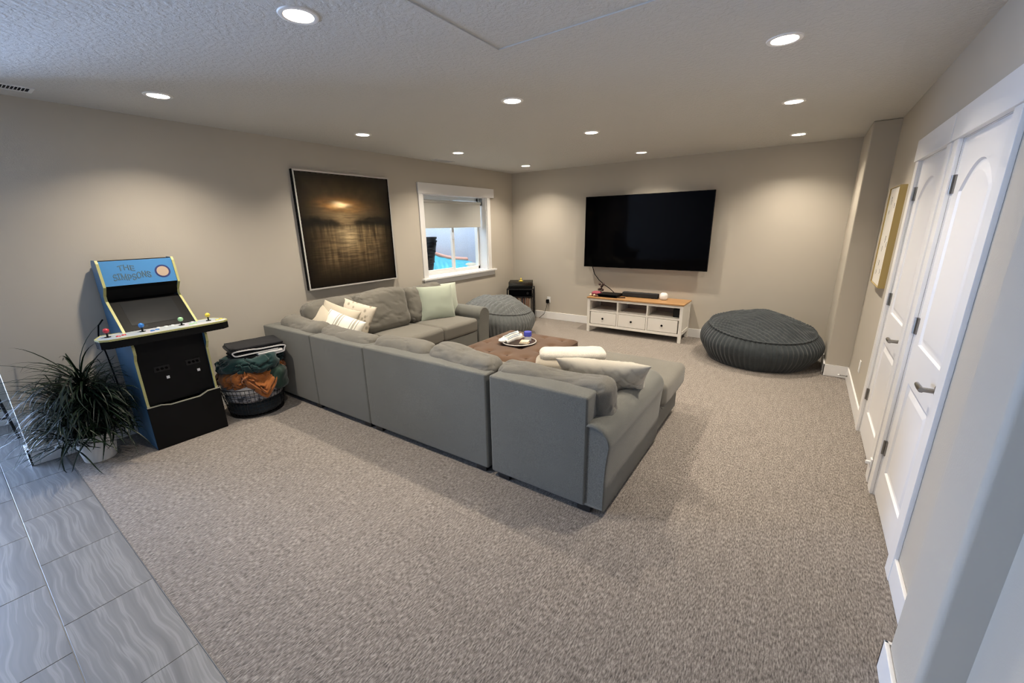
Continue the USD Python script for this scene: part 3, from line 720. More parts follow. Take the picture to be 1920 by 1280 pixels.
# chaise section
s3 = thing('sofa_section', 'grey tweed chaise section with a rolled arm nearest the doors', 'sofa', SO, SR - .9, 'sections of the grey sectional sofa')
yo = .045
part(s3, 'back_panel', bb(2.930, 3.632, yo, yo + BT, .045, BH + .008, .015, .005, 5), m_sofa, smooth=True)
part(s3, 'base', bb(2.935, 3.735, yo + .03, yo + 1.76, .05, .275, .02, .004, 3), m_sofa, smooth=True)
part(s3, 'arm', move(arm_mesh(1.12, .27, .60), (3.487, yo + .004, 0)), m_sofa, 'rolled arm', smooth=50)
ch = [bb(2.935, 3.49, yo + BT, yo + 1.80, .275, SEAT, .045, .012, 8, .008, 10, 4), bb(3.25, 3.785, yo + 1.135, yo + 1.80, .272, SEAT + .004, .05, .014, 8, .008, 11, 4)]
part(s3, 'seat_cushion', cat_(ch), m_sofa_s, smooth=True)
part(s3, 'piping', tube([(2.95, yo + 1.803, .275), (3.735, yo + 1.803, .275), (3.765, yo + 1.77, .275), (3.765, yo + 1.14, .275)], .006, 6), m_sofa)
back_cushion(s3, .80, .42, .21, (3.30, yo + .235, .60), 13, -1, 13, .03)
feet(s3, [(3.02, yo + .06), (3.62, yo + .06), (3.02, yo + 1.55), (3.60, yo + 1.55)])
# left section under the painting and window
s4 = thing('sofa_section', 'grey tweed sofa section along the wall under the painting', 'sofa', (.05, -3.655, 0), 0, 'sections of the grey sectional sofa')
part(s4, 'side_back', bb(0, BT, .012, 1.36, .045, BH, .015, .004, 4), m_sofa, smooth=True)
part(s4, 'base', bb(.02, .93, .012, 1.36, .05, .285, .015, .004, 2), m_sofa, smooth=True)
seat_cushion(s4, BT, .955, .012, .70, seed=14); seat_cushion(s4, BT, .955, .70, 1.36, seed=15)
am = rot(arm_mesh(.93, .25, .60), 0)
am.vertices = np.array(am.vertices)[:, [1, 0, 2]]; am.invert()
part(s4, 'arm', move(am, (.01, 1.365, 0)), m_sofa, 'rolled arm', smooth=50)
back_cushion(s4, .70, .50, .23, (.30, .27, .70), 13, -90, 16, -.01)
back_cushion(s4, .66, .48, .22, (.29, 1.00, .69), 14, -90, 17)
feet(s4, [(.85, .08), (.85, 1.5), (.1, .08), (.1, 1.5)])

# ------------------------------------------------------------------ throw pillows
def fab(name, col, **k): return fabric(name, col, **{**dict(vary=.10, scale=260, bump=.25, sheen=.3, blotch=.05), **k})
m_cream = fab('pillow_cream', (.52, .465, .365)); m_sage = fab('pillow_sage', (.36, .40, .325)); m_sage2 = fab('pillow_pale_sage', (.44, .475, .39)); m_fuzz = fab('pillow_ivory', (.54, .51, .445), bump=.7, scale=120)
m_taupe = fab('pillow_taupe', (.36, .32, .255)); m_greige = fab('pillow_greige', (.46, .42, .345), vary=.06)
m_stripe = M('pillow_striped', {'tc': ('texture_coordinate', {}), 'sx': ('separate_xyz', {}), 'mu': ('math', {'math_type': 'multiply', 'value2': 1 / .165}), 'fr': ('math', {'math_type': 'fraction'}),
    'r': ('rgb_ramp', {'interpolate': False, 'ramp': [(0, (.80, .77, .68)), (.52, (.42, .40, .34)), (.58, (.80, .77, .68)), (.66, (.40, .38, .32)), (.78, (.80, .77, .68)), (.86, (.42, .40, .34)), (.92, (.80, .77, .68))]}),
    'p': ('principled_bsdf', {'roughness': .9, 'specular_ior_level': .2})},
    [('tc.object', 'sx.vector'), ('sx.x', 'mu.value1'), ('mu.value', 'fr.value1'), ('fr.value', 'r.fac'), ('r.color', 'p.base_color')])
m_leafp = M('pillow_leaf_print', {'tc': ('texture_coordinate', {}), 'm': ('mapping', {'scale': (26, 1, 17)}), 'v': ('voronoi_texture', {'scale': 1.0, 'randomness': .7}),
    'r': ('rgb_ramp', {'ramp': [(.0, (.30, .26, .20)), (.30, (.36, .32, .25)), (.42, (.60, .54, .44))]}),
    'p': ('principled_bsdf', {'roughness': .9, 'specular_ior_level': .2})}, [('tc.object', 'm.vector'), ('m.vector', 'v.vector'), ('v.distance', 'r.fac'), ('r.color', 'p.base_color')])
def throw(label, mesh, mat, loc, rx, ry, rz, trim=None):
    t = UsdGeom.Xform.Define(stage, '/World/' + numbered('/World', 'throw_pillow'))
    Mx = trimesh.transformations
    mt = Mx.rotation_matrix(math.radians(rz), (0, 0, 1)) @ Mx.rotation_matrix(math.radians(rx), (1, 0, 0)) @ Mx.rotation_matrix(math.radians(ry), (0, 1, 0))
    mt[:3, 3] = loc
    t.AddTransformOp().Set(Gf.Matrix4d(*mt.T.reshape(-1)))
    meta(t.GetPrim(), label, 'pillow')
    part(t.GetPrim(), 'cover', mesh, mat, smooth=True)
    return t.GetPrim()
# local pillow faces -y; rx tilts it back, ry turns it in its own plane
throw('sage green square pillow leaning at the arm under the window', pillow(.50, .47, .16, seed=1, corner=.04), m_sage, (.52, -2.60, .69), -14, 0, 66)
throw('pale green pillow half hidden behind the sage green one', pillow(.46, .46, .13, seed=2, corner=.04), m_sage2, (.40, -2.36, .69), -12, 0, 64)
throw('leaf print pillow tipped on a corner under the painting', pillow(.42, .42, .14, seed=3, corner=.06), m_leafp, (.46, -3.86, .695), -18, 22, 50)
throw('white pillow with grey stripes in the sofa corner', pillow(.42, .38, .15, seed=4, corner=.05), m_stripe, (.66, -4.16, .645), -30, 24, 40)
throw('plain cream pillow highest in the sofa corner', pillow(.40, .40, .12, seed=5, corner=.08), m_cream, (.52, -4.10, .71), -22, 24, 52)
throw('cream pillow with one corner poking out beside the striped one', pillow(.40, .38, .12, seed=6, corner=.08), m_cream, (.50, -4.27, .67), -30, 46, 40)
throw('ivory fuzzy oblong pillow standing on the chaise', soft_box((.56, .20, .082), .040, 4, 8, .010, .016, 9, 5), m_fuzz, (3.03, -3.44, .60), 0, 0, 33)
throw('taupe oblong pillow under the ivory fuzzy one', soft_box((.60, .24, .12), .05, 4, 8, .012, .012, 9, 6), m_taupe, (3.02, -3.45, .515), 0, 0, 33)
throw('greige pointed pillow leaning on the chaise back cushion', pillow(.64, .47, .19, seed=8, corner=.12, wr=.03, n=64, quilt=.009), m_greige, (3.52, -3.92, .615), -40, 0, 196)

# ------------------------------------------------------------------ ottoman with tray
m_brown = fabric('ottoman_brown', (.088, .048, .026), .12, 300, .15, .2, .12)
ot = thing('ottoman', 'square brown tufted ottoman in the middle of the sectional sofa', 'ottoman', (2.13, -2.965, 0))
OX, OY = .475, .52
n = 72
gx, gy_ = np.meshgrid(np.linspace(-1, 1, n), np.linspace(-1, 1, n), indexing='ij')
buttons = [(-.72 + .48 * i, -.72 + .48 * j) for i in range(4) for j in range(4)]
z = .445 - .045 * (np.maximum(abs(gx), abs(gy_)) ** 14)
for u, v in buttons: z -= .022 * np.exp(-(((gx - u) * OX) ** 2 + ((gy_ - v) * OY) ** 2) / .0022)
topv = np.stack([gx * OX, gy_ * OY, z], -1).reshape(-1, 3)
tp = trimesh.Trimesh(topv, grid_faces(n, n), process=False)
part(ot, 'tufted_top', tp, m_brown, smooth=True)
part(ot, 'body', bb(-OX, OX, -OY, OY, .09, .405, .02, .004, 3), m_brown, smooth=True)
part(ot, 'foot', bx(-OX + .03, OX - .03, -OY + .03, OY - .03, .0, .09), m_feet, 'dark recessed plinth', smooth=False)
for u, v in buttons:
    s = trimesh.creation.icosphere(1, .011); s.vertices *= [1, 1, .5]
    part(ot, 'button', move(s, (u * OX, v * OY, .427)), m_brown)
ty = thing('tray', 'round dark tray with a silver rim on the brown ottoman', 'tray', (2.13, -2.95, .447))
part(ty, 'dish', lathe([(0, 0), (.15, 0), (.185, .012), (.185, .016), (.15, .006), (0, .006)], 40), plain('tray_dark', (.035, .015, .015), .2, 0, 1, .5), smooth=40)
part(ty, 'rim', tube([(.187 * math.cos(a), .187 * math.sin(a), .016) for a in np.linspace(0, 2 * PI, 41)[:-1]], .006, 8, True), m_silver, 'silver rim', smooth=True)
m_cloth = plain('cloth_white', (.78, .77, .72), .9, .4, 150); m_slate = plain('stripe_slate', (.13, .17, .19), .9)
for k, (ox, oy, lab) in enumerate(((1.985, -3.045, 'white rolled cloth with slate stripes, farther one on the tray'), (2.058, -3.085, 'white rolled cloth with slate stripes, nearer one on the tray'))):
    c = thing('rolled_cloth', lab, 'cloth', (ox, oy, .453 + .010 * (k == 0)))
    ax = np.array([.125, .115, .060]); sd = np.array([.68, -.73, 0.0]); un = np.cross(sd, ax); un /= np.linalg.norm(un)
    tt0 = np.linspace(0, 1, 22)
    path = np.array([0, 0, .030]) + tt0[:, None] * ax + (.004 * np.sin(tt0 * 9 + k))[:, None] * sd
    rad = .030 * (.80 + .20 * np.sin(np.clip(tt0, .04, .96) * PI) ** .5) * (1 + .05 * np.sin(tt0 * 17 + k))
    part(c, 'roll', tube(path, rad, 16), m_cloth, smooth=40)
    for an in (-50, 0, 40):
        q = math.radians(an)
        off = (math.cos(q) * un * (1 if un[2] > 0 else -1) + math.sin(q) * sd)
        part(c, 'stripe', tube(path[2:-2] + off * (rad[2:-2, None] - .0008), .0042, 6), m_slate, 'slate stripe', smooth=True)
c = thing('scrunched_cloth', 'small crumpled white cloth at the tray left edge', 'cloth', (1.995, -3.07, .452))
part(c, 'bunch', move(soft_box((.085, .07, .045), .021, 4, 6, .004, .03, 22, 40), (0, 0, .028)), m_cloth, smooth=True)
jr = thing('jar', 'small jar with a blue lid on the tray', 'jar', (2.185, -2.86, .454))
part(jr, 'body', lathe([(0, 0), (.036, 0), (.04, .006), (.04, .05), (.036, .056), (0, .056)], 28), plain('jar_body', (.55, .55, .58), .3), smooth=40)
part(jr, 'lid', lathe([(0, .056), (.043, .056), (.044, .06), (.044, .10), (.040, .106), (0, .106)], 28), plain('jar_lid', (.055, .065, .42), .35), 'blue lid', smooth=40)
bk = thing('coaster_stack', 'short stack of cream coasters beside the jar', 'coasters', (2.225, -2.985, .454), 20)
for k in range(3): part(bk, 'coaster', place(bx(-.045, .045, -.045, .045, 0, .011, .003), (rnd.uniform(-.006, .006), rnd.uniform(-.006, .006), .0115 * k), rz=rnd.uniform(-9, 9)), plain('coaster', (.66, .56, .40), .7) if k == 0 else '/World/Looks/coaster')

# ------------------------------------------------------------------ bean bags of wide corduroy
def bean(t, R, Hs, Ht, mat, nrib, top_ang, rib_w, seed, squash=(1, 1), tilt=0, tilt_a=0, rib_a=.014):
    """side panel with upright ribs, top panel with straight ribs, a welt between them"""
    per = 8; nt = nrib * per; nz = 46
    th = np.linspace(0, 2 * PI, nt, endpoint=False); s = np.linspace(0, 1, nz)
    TH, S = np.meshgrid(th, s, indexing='ij')
    a = -PI / 2 * .72 + S * (PI / 2 * .72 + PI / 2 * .50)
    rad = .80 + .20 * np.cos(a) ** .9
    zc = (np.sin(a) - math.sin(-PI / 2 * .72)) / (math.sin(PI / 2 * .5) - math.sin(-PI / 2 * .72))
    nse = meshkit.fbm(np.stack([np.cos(TH) * 2.2 + seed, np.sin(TH) * 2.2, S * 2], -1), 3, seed) - .5
    seam_r = .86
    rr = R * np.where(S < .6, .83 + .17 * np.sin(np.clip(S / .6, 0, 1) * PI / 2), 1 - .13 * ((S - .6) / .4) ** 2) * (1 + .05 * nse)
    zz = Hs * (S ** .92) * (1 + tilt * np.cos(TH - tilt_a)) + .015 * nse
    rib = (.5 + .5 * np.cos(TH * nrib + 1.2 * S)) ** .7
    rr = rr + rib_a * (rib - .6) * np.clip(S * 8, 0, 1)
    V = np.stack([rr * np.cos(TH) * squash[0], rr * np.sin(TH) * squash[1], zz], -1)
    side = trimesh.Trimesh(V.reshape(-1, 3), grid_faces(nt, nz, True), process=False)
    part(t, 'side_panel', side, mat, smooth=True)
    seam = V[:, -1]
    k = 120
    q = np.linspace(0, 1, k)
    Q, TT = np.meshgrid(q, np.arange(nt), indexing='xy')
    sx, sy, sz = seam[:, 0][:, None], seam[:, 1][:, None], seam[:, 2][:, None]
    f = 1 - Q
    X = sx * f; Y = sy * f
    nn = meshkit.fbm(np.stack([X * 2.4 + seed, Y * 2.4, X * 0], -1), 4, seed + 2) - .5
    Z = sz * f ** 1.5 + (1 - f ** 1.5) * seam[:, 2].mean() + (Ht - Hs) * (1 - f ** 2.4) + .15 * nn * (1 - f ** 4)
    wob = .05 * nn
    ph = ((X + wob) * math.cos(top_ang) + (Y + wob) * math.sin(top_ang)) / rib_w * 2 * PI
    Z = Z + .85 * rib_a * ((.5 + .5 * np.cos(ph)) ** .7 - .6) * np.clip((1 - f) * 20, 0, 1)
    tpm = trimesh.Trimesh(np.stack([X, Y, Z], -1).reshape(-1, 3), grid_faces(nt, k, True), process=False)
    part(t, 'top_panel', tpm, mat, smooth=True)
    st = seam[::2].copy(); st[:, 2] += .004
    w = .011 + .0035 * np.cos(np.arange(len(st)) * 2 * PI / 4)
    part(t, 'welt', tube(st, w, 6, True), mat, smooth=True)
m_cord1 = fabric('corduroy_charcoal', (.029, .035, .039), .25, 200, .3, .2, .15)
m_cord2 = fabric('corduroy_grey', (.100, .107, .106), .25, 200, .3, .25, .12)
bg1 = thing('bean_bag', 'big round charcoal corduroy bean bag right of the television', 'bean bag', (4.25, -.69, 0))
bean(bg1, .665, .42, .575, m_cord1, 72, math.radians(60), .048, 3, (1.0, .98), .16, math.radians(120))
bg2 = thing('bean_bag', 'grey corduroy bean bag behind the sofa arm under the window', 'bean bag', (.66, -1.37, 0))
bean(bg2, .59, .43, .615, m_cord2, 60, math.radians(5), .068, 9, (.98, 1.02), .14, math.radians(205))

# ------------------------------------------------------------------ record stand in the corner
rsd = thing('record_stand', 'black metal stand holding records in the far corner', 'stand', (.40, -.33, 0), 30)
hw, hd_ = .235, .19
for sx in (-1, 1):
    for sy in (-1, 1): part(rsd, 'post', bx(sx * hw - .011, sx * hw + .011, sy * hd_ - .011, sy * hd_ + .011, 0, .60), m_dark, smooth=False)
for z in (.13, .46): part(rsd, 'shelf', bx(-hw, hw, -hd_, hd_, z - .012, z, .002), m_dark)
part(rsd, 'top_rail', cat_([bx(-hw, hw, -hd_ - .009, -hd_ + .009, .585, .60), bx(-hw, hw, hd_ - .009, hd_ + .009, .585, .60), bx(-hw - .009, -hw + .009, -hd_, hd_, .585, .60), bx(hw - .009, hw + .009, -hd_, hd_, .585, .60)]), m_dark, smooth=False)
for z in (.22, .33): part(rsd, 'side_rail', cat_([bx(s * hw - .005, s * hw + .005, -hd_, hd_, z - .005, z + .005) for s in (-1, 1)]), m_dark, smooth=False)
rc = thing('stereo_receiver', 'black stereo receiver on the upper shelf of the record stand', 'receiver', (.40, -.33, .46), 30)
part(rc, 'case', bx(-.205, .205, -.17, .16, .008, .118, .004), m_black)
part(rc, 'front_panel', bx(-.20, .20, -.174, -.168, .014, .112), m_gloss, smooth=False)
part(rc, 'knob', move(rot(trimesh.creation.cylinder(.02, .02, sections=20), PI / 2, (1, 0, 0)), (.13, -.182, .06)), m_dark)
tt = thing('turntable', 'dark record player with a smoky lid on top of the record stand', 'record player', (.40, -.33, .60), 30)
part(tt, 'plinth', bx(-.215, .215, -.175, .175, .004, .052, .005), m_black)
part(tt, 'platter', move(trimesh.creation.cylinder(.145, .014, sections=36), (-.03, 0, .060)), m_steel)
part(tt, 'tonearm', tube([(.165, .11, .08), (.15, -.05, .085), (.10, -.09, .078)], .005, 8), m_steel)
m_smoke = M('smoky_lid', {'t': ('transparent_bsdf', {'color': (.42, .42, .40)}), 'g': ('glossy_bsdf', {'color': (.7, .7, .7), 'roughness': .12}), 'm': ('mix_closure', {'fac': .18})}, [('t.BSDF', 'm.closure1'), ('g.BSDF', 'm.closure2')], 'm.closure')
lid = cat_([bx(-.212, .212, -.172, .172, .112, .115), bx(-.212, .212, -.172, -.169, .054, .113), bx(-.212, -.209, -.169, .172, .054, .113), bx(.209, .212, -.169, .172, .054, .113)])
part(tt, 'lid', lid, m_smoke, 'smoky clear lid', smooth=False)
yl = thing('yellow_ornament', 'tiny yellow ornament on the record player lid', 'ornament', (.42, -.36, .7155))
part(yl, 'body', lathe([(0, 0), (.030, 0), (.034, .010), (.016, .022), (.013, .036), (.018, .046), (.012, .058), (0, .062)], 18), plain('yellow_glaze', (.62, .47, .05), .4), smooth=True)
part(yl, 'brim', lathe([(.03, .004), (.045, .006), (.045, .010), (.03, .014)], 18), '/World/Looks/yellow_glaze')
cols_ = [(.25, .17, .12), (.06, .05, .05), (.38, .30, .22), (.16, .08, .07), (.45, .38, .30), (.10, .09, .10), (.30, .14, .09)]
rm = [plain('sleeve_%d' % k, c, .7) for k, c in enumerate(cols_)]
rnames = ('brown', 'black', 'tan', 'dark red', 'beige', 'charcoal', 'rust')
ords = ('1st 2nd 3rd ' + ' '.join('%dth' % i for i in range(4, 21)) + ' 21st 22nd 23rd 24th').split()
for k in range(24):
    x = -.205 + .0175 * k
    c = rnd.randrange(7); dy = .01 + rnd.uniform(-.006, .006)
    t = thing('record_sleeve', '%s record sleeve, %s from the left in the corner stand' % (rnames[c], ords[k]), 'record', (.40 + x * .866 + dy * .5, -.33 + x * .5 - dy * .866, .1302), 30, 'records in the corner stand')
    part(t, 'sleeve', place(bx(-.006, .006, -.155, .155, 0, .305 + rnd.uniform(-.004, .006), .001), (0, 0, 0), ry=0), rm[c], smooth=False)

# ------------------------------------------------------------------ arcade cabinet
m_blue = plain('arcade_blue', (.075, .20, .36), .4, 0, 5, .5)
m_blue2 = plain('marquee_blue', (.070, .245, .52), .35)
m_yel = plain('arcade_yellow_edge', (.48, .46, .19), .4)
ar = thing('arcade_cabinet', 'black and blue arcade cabinet with yellow edges beside the plant', 'arcade machine', (.03, -5.545, 0))
AW = .243
prof = [(.0, .02), (.50, .02), (.50, .36), (.485, .38), (.485, .74), (.525, .80), (.525, .86), (.50, .90), (.385, .955), (.115, 1.175), (.115, 1.215), (.185, 1.285), (.155, 1.462), (.135, 1.487), (.03, 1.487), (.0, 1.45), (.0, 1.24), (.02, 1.22), (.0, 1.2)]
pp_ = sg.Polygon(prof)
for s in (-1, 1):
    y0 = s * AW - (.0 if s < 0 else .016)
    part(ar, 'side_panel', extrude(pp_, .016, 'xz', min(s * AW, s * (AW - .016))), m_blue, 'blue printed side panel', smooth=False)
    ed = [(x, z) for x, z in prof[2:14]]
    for rng, nm in ((ed[:7], 'lower'), (ed[6:], 'upper')):
        ln = sg.LineString(rng).buffer(.0035, cap_style=2, join_style=2)
        part(ar, 'edge_molding', extrude(ln, .0165, 'xz', s * AW - (.0163 if s > 0 else .0002)), m_yel, 'pale yellow edge strip', smooth=False)
i_ = AW - .016
def slab(p0, p1, th, y0=-1, y1=1):
    """board between two profile points, thickness th inward"""
    (x0, z0), (x1, z1) = p0, p1
    d = np.array([x1 - x0, z1 - z0]); d /= np.linalg.norm(d); nrm = np.array([-d[1], d[0]]) * th
    return extrude(sg.Polygon([(x0, z0), (x1, z1), (x1 + nrm[0], z1 + nrm[1]), (x0 + nrm[0], z0 + nrm[1])]), 2 * i_, 'xz', -i_)
part(ar, 'front_panel', slab((.470, .36), (.470, .93), .014), m_black, 'black front panel', smooth=False)
part(ar, 'back_panel', bx(.002, .014, -i_, i_, .03, 1.48), m_black, smooth=False)
part(ar, 'top_panel', bx(.02, .128, -i_, i_, 1.462, 1.478), m_black, smooth=False)
part(ar, 'bezel', slab((.372, .955), (.105, 1.172), .012), m_black, 'black screen bezel', smooth=False)
d_ = np.array([.105 - .372, 1.172 - .955]); L_ = np.linalg.norm(d_); ang = math.degrees(math.atan2(d_[1], d_[0]))
def on_bezel(m):       # mesh with x along the slope from the bottom, y across, z proud of the bezel
    return move(rot(rot(m, -math.radians(ang), (0, 1, 0)).apply_transform(np.eye(4)), 0), (0, 0, 0))
scr = bx(.055, L_ - .035, -.168, .168, -.004, .0015, .0)
sv = np.array(scr.vertices); d_u = d_ / L_; nrm = np.array([d_u[1], -d_u[0]])
scr.vertices = np.column_stack([.372 + sv[:, 0] * d_u[0] + sv[:, 2] * nrm[0], sv[:, 1], .955 + sv[:, 0] * d_u[1] + sv[:, 2] * nrm[1]])
scr.fix_normals()
part(ar, 'screen', scr, plain('arcade_screen', (.016, .017, .018), .22, 0, 1, .3), 'dark grey screen', smooth=False)
part(ar, 'speaker_panel', slab((.106, 1.178), (.168, 1.300), .010), m_black, smooth=False)
part(ar, 'screen_hood', slab((.105, 1.21), (.172, 1.288), .006), m_black, smooth=False)
mq = part(ar, 'marquee', slab((.176, 1.290), (.1455, 1.480), .010), m_blue2, 'bright blue sign panel', smooth=False)
md = np.array([.148 - .176, 1.464 - 1.290]); ml = np.linalg.norm(md); mu_ = md / ml; mn = np.array([mu_[1], -mu_[0]])
def on_marquee(m):     # x across to the right of the viewer (+y), y up the sign, z proud
    v = np.array(m.vertices)
    m = trimesh.Trimesh(np.column_stack([.176 + v[:, 1] * mu_[0] + v[:, 2] * mn[0], v[:, 0], 1.290 + v[:, 1] * mu_[1] + v[:, 2] * mn[1]]), m.faces, process=False)
    m.fix_normals(); return m
m_ink = plain('sign_ink', (.030, .026, .024), .5); m_inkf = plain('sign_letter_fill', (.10, .20, .27), .5)
def word(txt, h, x, y, width):
    for bold, mat, d, nm in ((True, m_ink, .0010, 'lettering'), (False, m_inkf, .0016, 'lettering_fill')):
        m = meshkit.text_mesh(txt, h, d, bold)
        v = np.array(m.vertices); lo, hi = v[:, 0].min(), v[:, 0].max()
        v[:, 0] = (v[:, 0] - lo) / (hi - lo) * width; v[:, 1] += .008 * np.sin(v[:, 0] * 42) + .05 * v[:, 0]
        v[:, 0] += x + (.0012 if not bold else 0); v[:, 1] += y; v[:, 2] += .0002
        m.vertices = v
        part(mq, nm, on_marquee(m), mat, smooth=False)
word('THE', .040, -.125, .108, .10)
word('SIMPSONS', .047, -.168, .036, .235)
part(mq, 'badge_ring', on_marquee(move(extrude(sg.Point(0, 0).buffer(.052, 24), .0012), (.148, .088, 0))), plain('badge_navy', (.025, .035, .14), .5), 'navy round badge', smooth=False)
part(mq, 'badge_disc', on_marquee(move(extrude(sg.Point(0, 0).buffer(.040, 24), .0022), (.148, .088, 0))), plain('badge_peach', (.50, .38, .28), .5), 'peach disc of the badge', smooth=False)
# control deck
dk = sg.Polygon([(.345, -.36), (.47, -.415), (.545, -.405), (.575, -.36), (.585, -.2), (.585, .2), (.575, .36), (.545, .405), (.47, .415), (.345, .36)])
part(ar, 'control_deck', extrude(dk, .062, 'xy', .888), m_black, 'black control deck', smooth=False)
top_ = extrude(dk.buffer(-.003), .004, 'xy', .950)
m_deck = M('deck_print', {'tc': ('texture_coordinate', {}), 'n': ('noise_texture', {'scale': 7.0, 'detail': 2.0}), 'r': ('rgb_ramp', {'ramp': [(.3, (.30, .38, .52)), (.5, (.46, .50, .50)), (.7, (.55, .52, .62))]}), 'p': ('principled_bsdf', {'roughness': .3})}, [('tc.object', 'n.vector'), ('n.fac', 'r.fac'), ('r.color', 'p.base_color')])
part(ar, 'deck_overlay', top_, m_deck, 'pale printed deck overlay', smooth=False)
part(ar, 'deck_edging', extrude(dk.buffer(.002).difference(dk.buffer(-.006)), .014, 'xy', .9425), m_yel, 'pale yellow edge strip', smooth=False)
cols4 = [('red', (.50, .03, .05), -.34), ('blue', (.02, .16, .50), -.14), ('green', (.30, .55, .30), .11), ('yellow', (.70, .55, .06), .30)]
for nm, c, y in cols4:
    mm_ = plain('ball_' + nm, c, .3)
    jx = .45
    st = part(ar, 'joystick', tube([(jx, y, .953), (jx, y, .99)], .006, 8), m_dark, nm + ' ball joystick')
    part(st, 'ball', move(trimesh.creation.icosphere(3, .0185), (jx, y, 1.003)), mm_, smooth=True)
    part(st, 'dust_washer', move(trimesh.creation.cylinder(.019, .003, sections=20), (jx, y, .9555)), m_black)
    for dy, dx in ((.05, .02), (.085, .0)):
        part(ar, 'button', move(lathe([(0, 0), (.014, 0), (.014, .004), (.011, .007), (0, .008)], 18), (jx + dx + .02, y + dy, .953)), mm_, smooth=40)
m_wbtn = plain('button_white', (.75, .75, .70), .3)
for y in (-.03, .02, .065, .20): part(ar, 'button', move(lathe([(0, 0), (.013, 0), (.013, .004), (.010, .007), (0, .008)], 18), (.40, y, .953)), m_wbtn, smooth=40)
for dy in (-.09, .12):   # coin door fittings
    part(ar, 'coin_slot', bx(.470, .476, dy - .05, dy + .05, .62, .665, .002), m_dark)
    part(ar, 'coin_return', bx(.470, .4735, dy + .015, dy + .036, .550, .573, .001), m_white, 'small pale sticker')
    for q in (-.028, .0, .028): part(ar, 'coin_button', move(rot(trimesh.creation.cylinder(.010, .006, sections=14), PI / 2, (0, 1, 0)), (.478, dy + q, .642)), m_gloss)
rs_ = sg.Polygon([(-.250, 0), (.250, 0), (.250, .372), (.16, .372), (.10, .345), (-.10, .345), (-.16, .362), (-.250, .362)])
part(ar, 'riser_front', extrude(rs_, .016, 'yz', .503), m_black, 'black riser front', smooth=False)
part(ar, 'riser_edging', extrude(sg.LineString([(-.250, .363), (-.16, .363), (-.10, .346), (.10, .346), (.16, .373), (.250, .373)]).buffer(.003, cap_style=2), .018, 'yz', .502), plain('edge_cream', (.45, .43, .33), .5), smooth=False)
for s in (-1, 1): part(ar, 'riser_side', bx(.0, .503, s * .25 - (.008 if s > 0 else .0), s * .25 + (.0 if s > 0 else .008), .0, .345), m_blue, 'blue riser side', smooth=False)
ac = part(None, 'black_cable', tube([(.02, -5.81, 1.02), (.03, -5.845, .98), (.02, -5.86, .90), (.02, -5.845, .72), (.03, -5.83, .4), (.04, -5.82, .03)], .005, 6), m_black, 'thin black cord hanging between the cabinet and the plant', smooth=True, cat='cord')

# ------------------------------------------------------------------ potted plant
pl = thing('potted_plant', 'spiky dark green plant in a white pot left of the arcade machine', 'plant', (.29, -6.085, 0))
part(pl, 'pot', lathe([(0, 0), (.088, 0), (.094, .008), (.122, .20), (.128, .205), (.128, .222), (.116, .222), (.112, .18), (0, .18)], 36), plain('pot_white', (.62, .60, .57), .6), 'white tapered pot', smooth=35)
part(pl, 'soil', lathe([(0, .183), (.112, .181)], 20), plain('soil', (.02, .015, .01), .95), smooth=False)
stems = [((0, 0), (.0, .02), .62), ((.03, .02), (.08, .06), .48), ((-.04, -.02), (-.08, -.08), .44), ((.02, -.04), (.06, -.12), .36), ((-.02, .04), (-.04, .12), .40)]
for (a, b, h) in stems: part(pl, 'stem', tube([(a[0], a[1], .17), ((a[0] + b[0]) / 2, (a[1] + b[1]) / 2, .17 + (h - .17) * .5), (b[0], b[1], h)], .011, 7), plain('stem_brown_%d' % len(used), (.05, .035, .022), .8))
m_leaf = [plain('leaf_green_%d' % k, c, .42, 0, 1, .25) for k, c in enumerate([(.006, .014, .006), (.009, .022, .009), (.004, .010, .005), (.018, .034, .014)])]
pr = np.random.RandomState(5)
def leaf(org, az, el, L, w, droop):
    n_ = 9; t = np.linspace(0, 1, n_)
    e = el - droop * t ** 1.2
    ds = L / (n_ - 1)
    x = np.concatenate([[0], np.cumsum(np.cos(e[:-1]) * ds)]); zz = np.concatenate([[0], np.cumsum(np.sin(e[:-1]) * ds)])
    twist = pr.uniform(-.25, .25) * t ** 2
    aza = az + twist
    P = np.stack([org[0] + x * np.cos(aza), org[1] + x * np.sin(aza), org[2] + zz], 1)
    side = np.stack([-np.sin(aza), np.cos(aza), np.zeros(n_)], 1)
    wd = w * np.minimum(1, .45 + t * 3) * (1 - t ** 2.2) + .0004
    nr = np.cross(np.gradient(P, axis=0), side); nr /= np.linalg.norm(nr, axis=1, keepdims=True)
    rows_ = [P - side * wd[:, None], P - nr * (wd * .35)[:, None], P + side * wd[:, None]]
    V = np.stack(rows_, 1)
    g = V.reshape(-1, 3)
    # keep clear of the wall, the arcade machine and the floor
    g[:, 0] = np.where(g[:, 0] < -.20, -.20 - .0 + .05 * np.tanh((g[:, 0] + .20) / .05), g[:, 0])
    g[:, 1] = np.where(g[:, 1] > .235, .235 + .025 * np.tanh((g[:, 1] - .235) / .025), g[:, 1])
    lowest = .17 if pr.rand() < .8 else .06
    g[:, 2] = np.where(g[:, 2] < lowest + .06, lowest + .06 + .05 * np.tanh((g[:, 2] - lowest - .06) / .05), g[:, 2])
    m = trimesh.Trimesh(g, grid_faces(n_, 3), process=False)
    return m
leaves = []
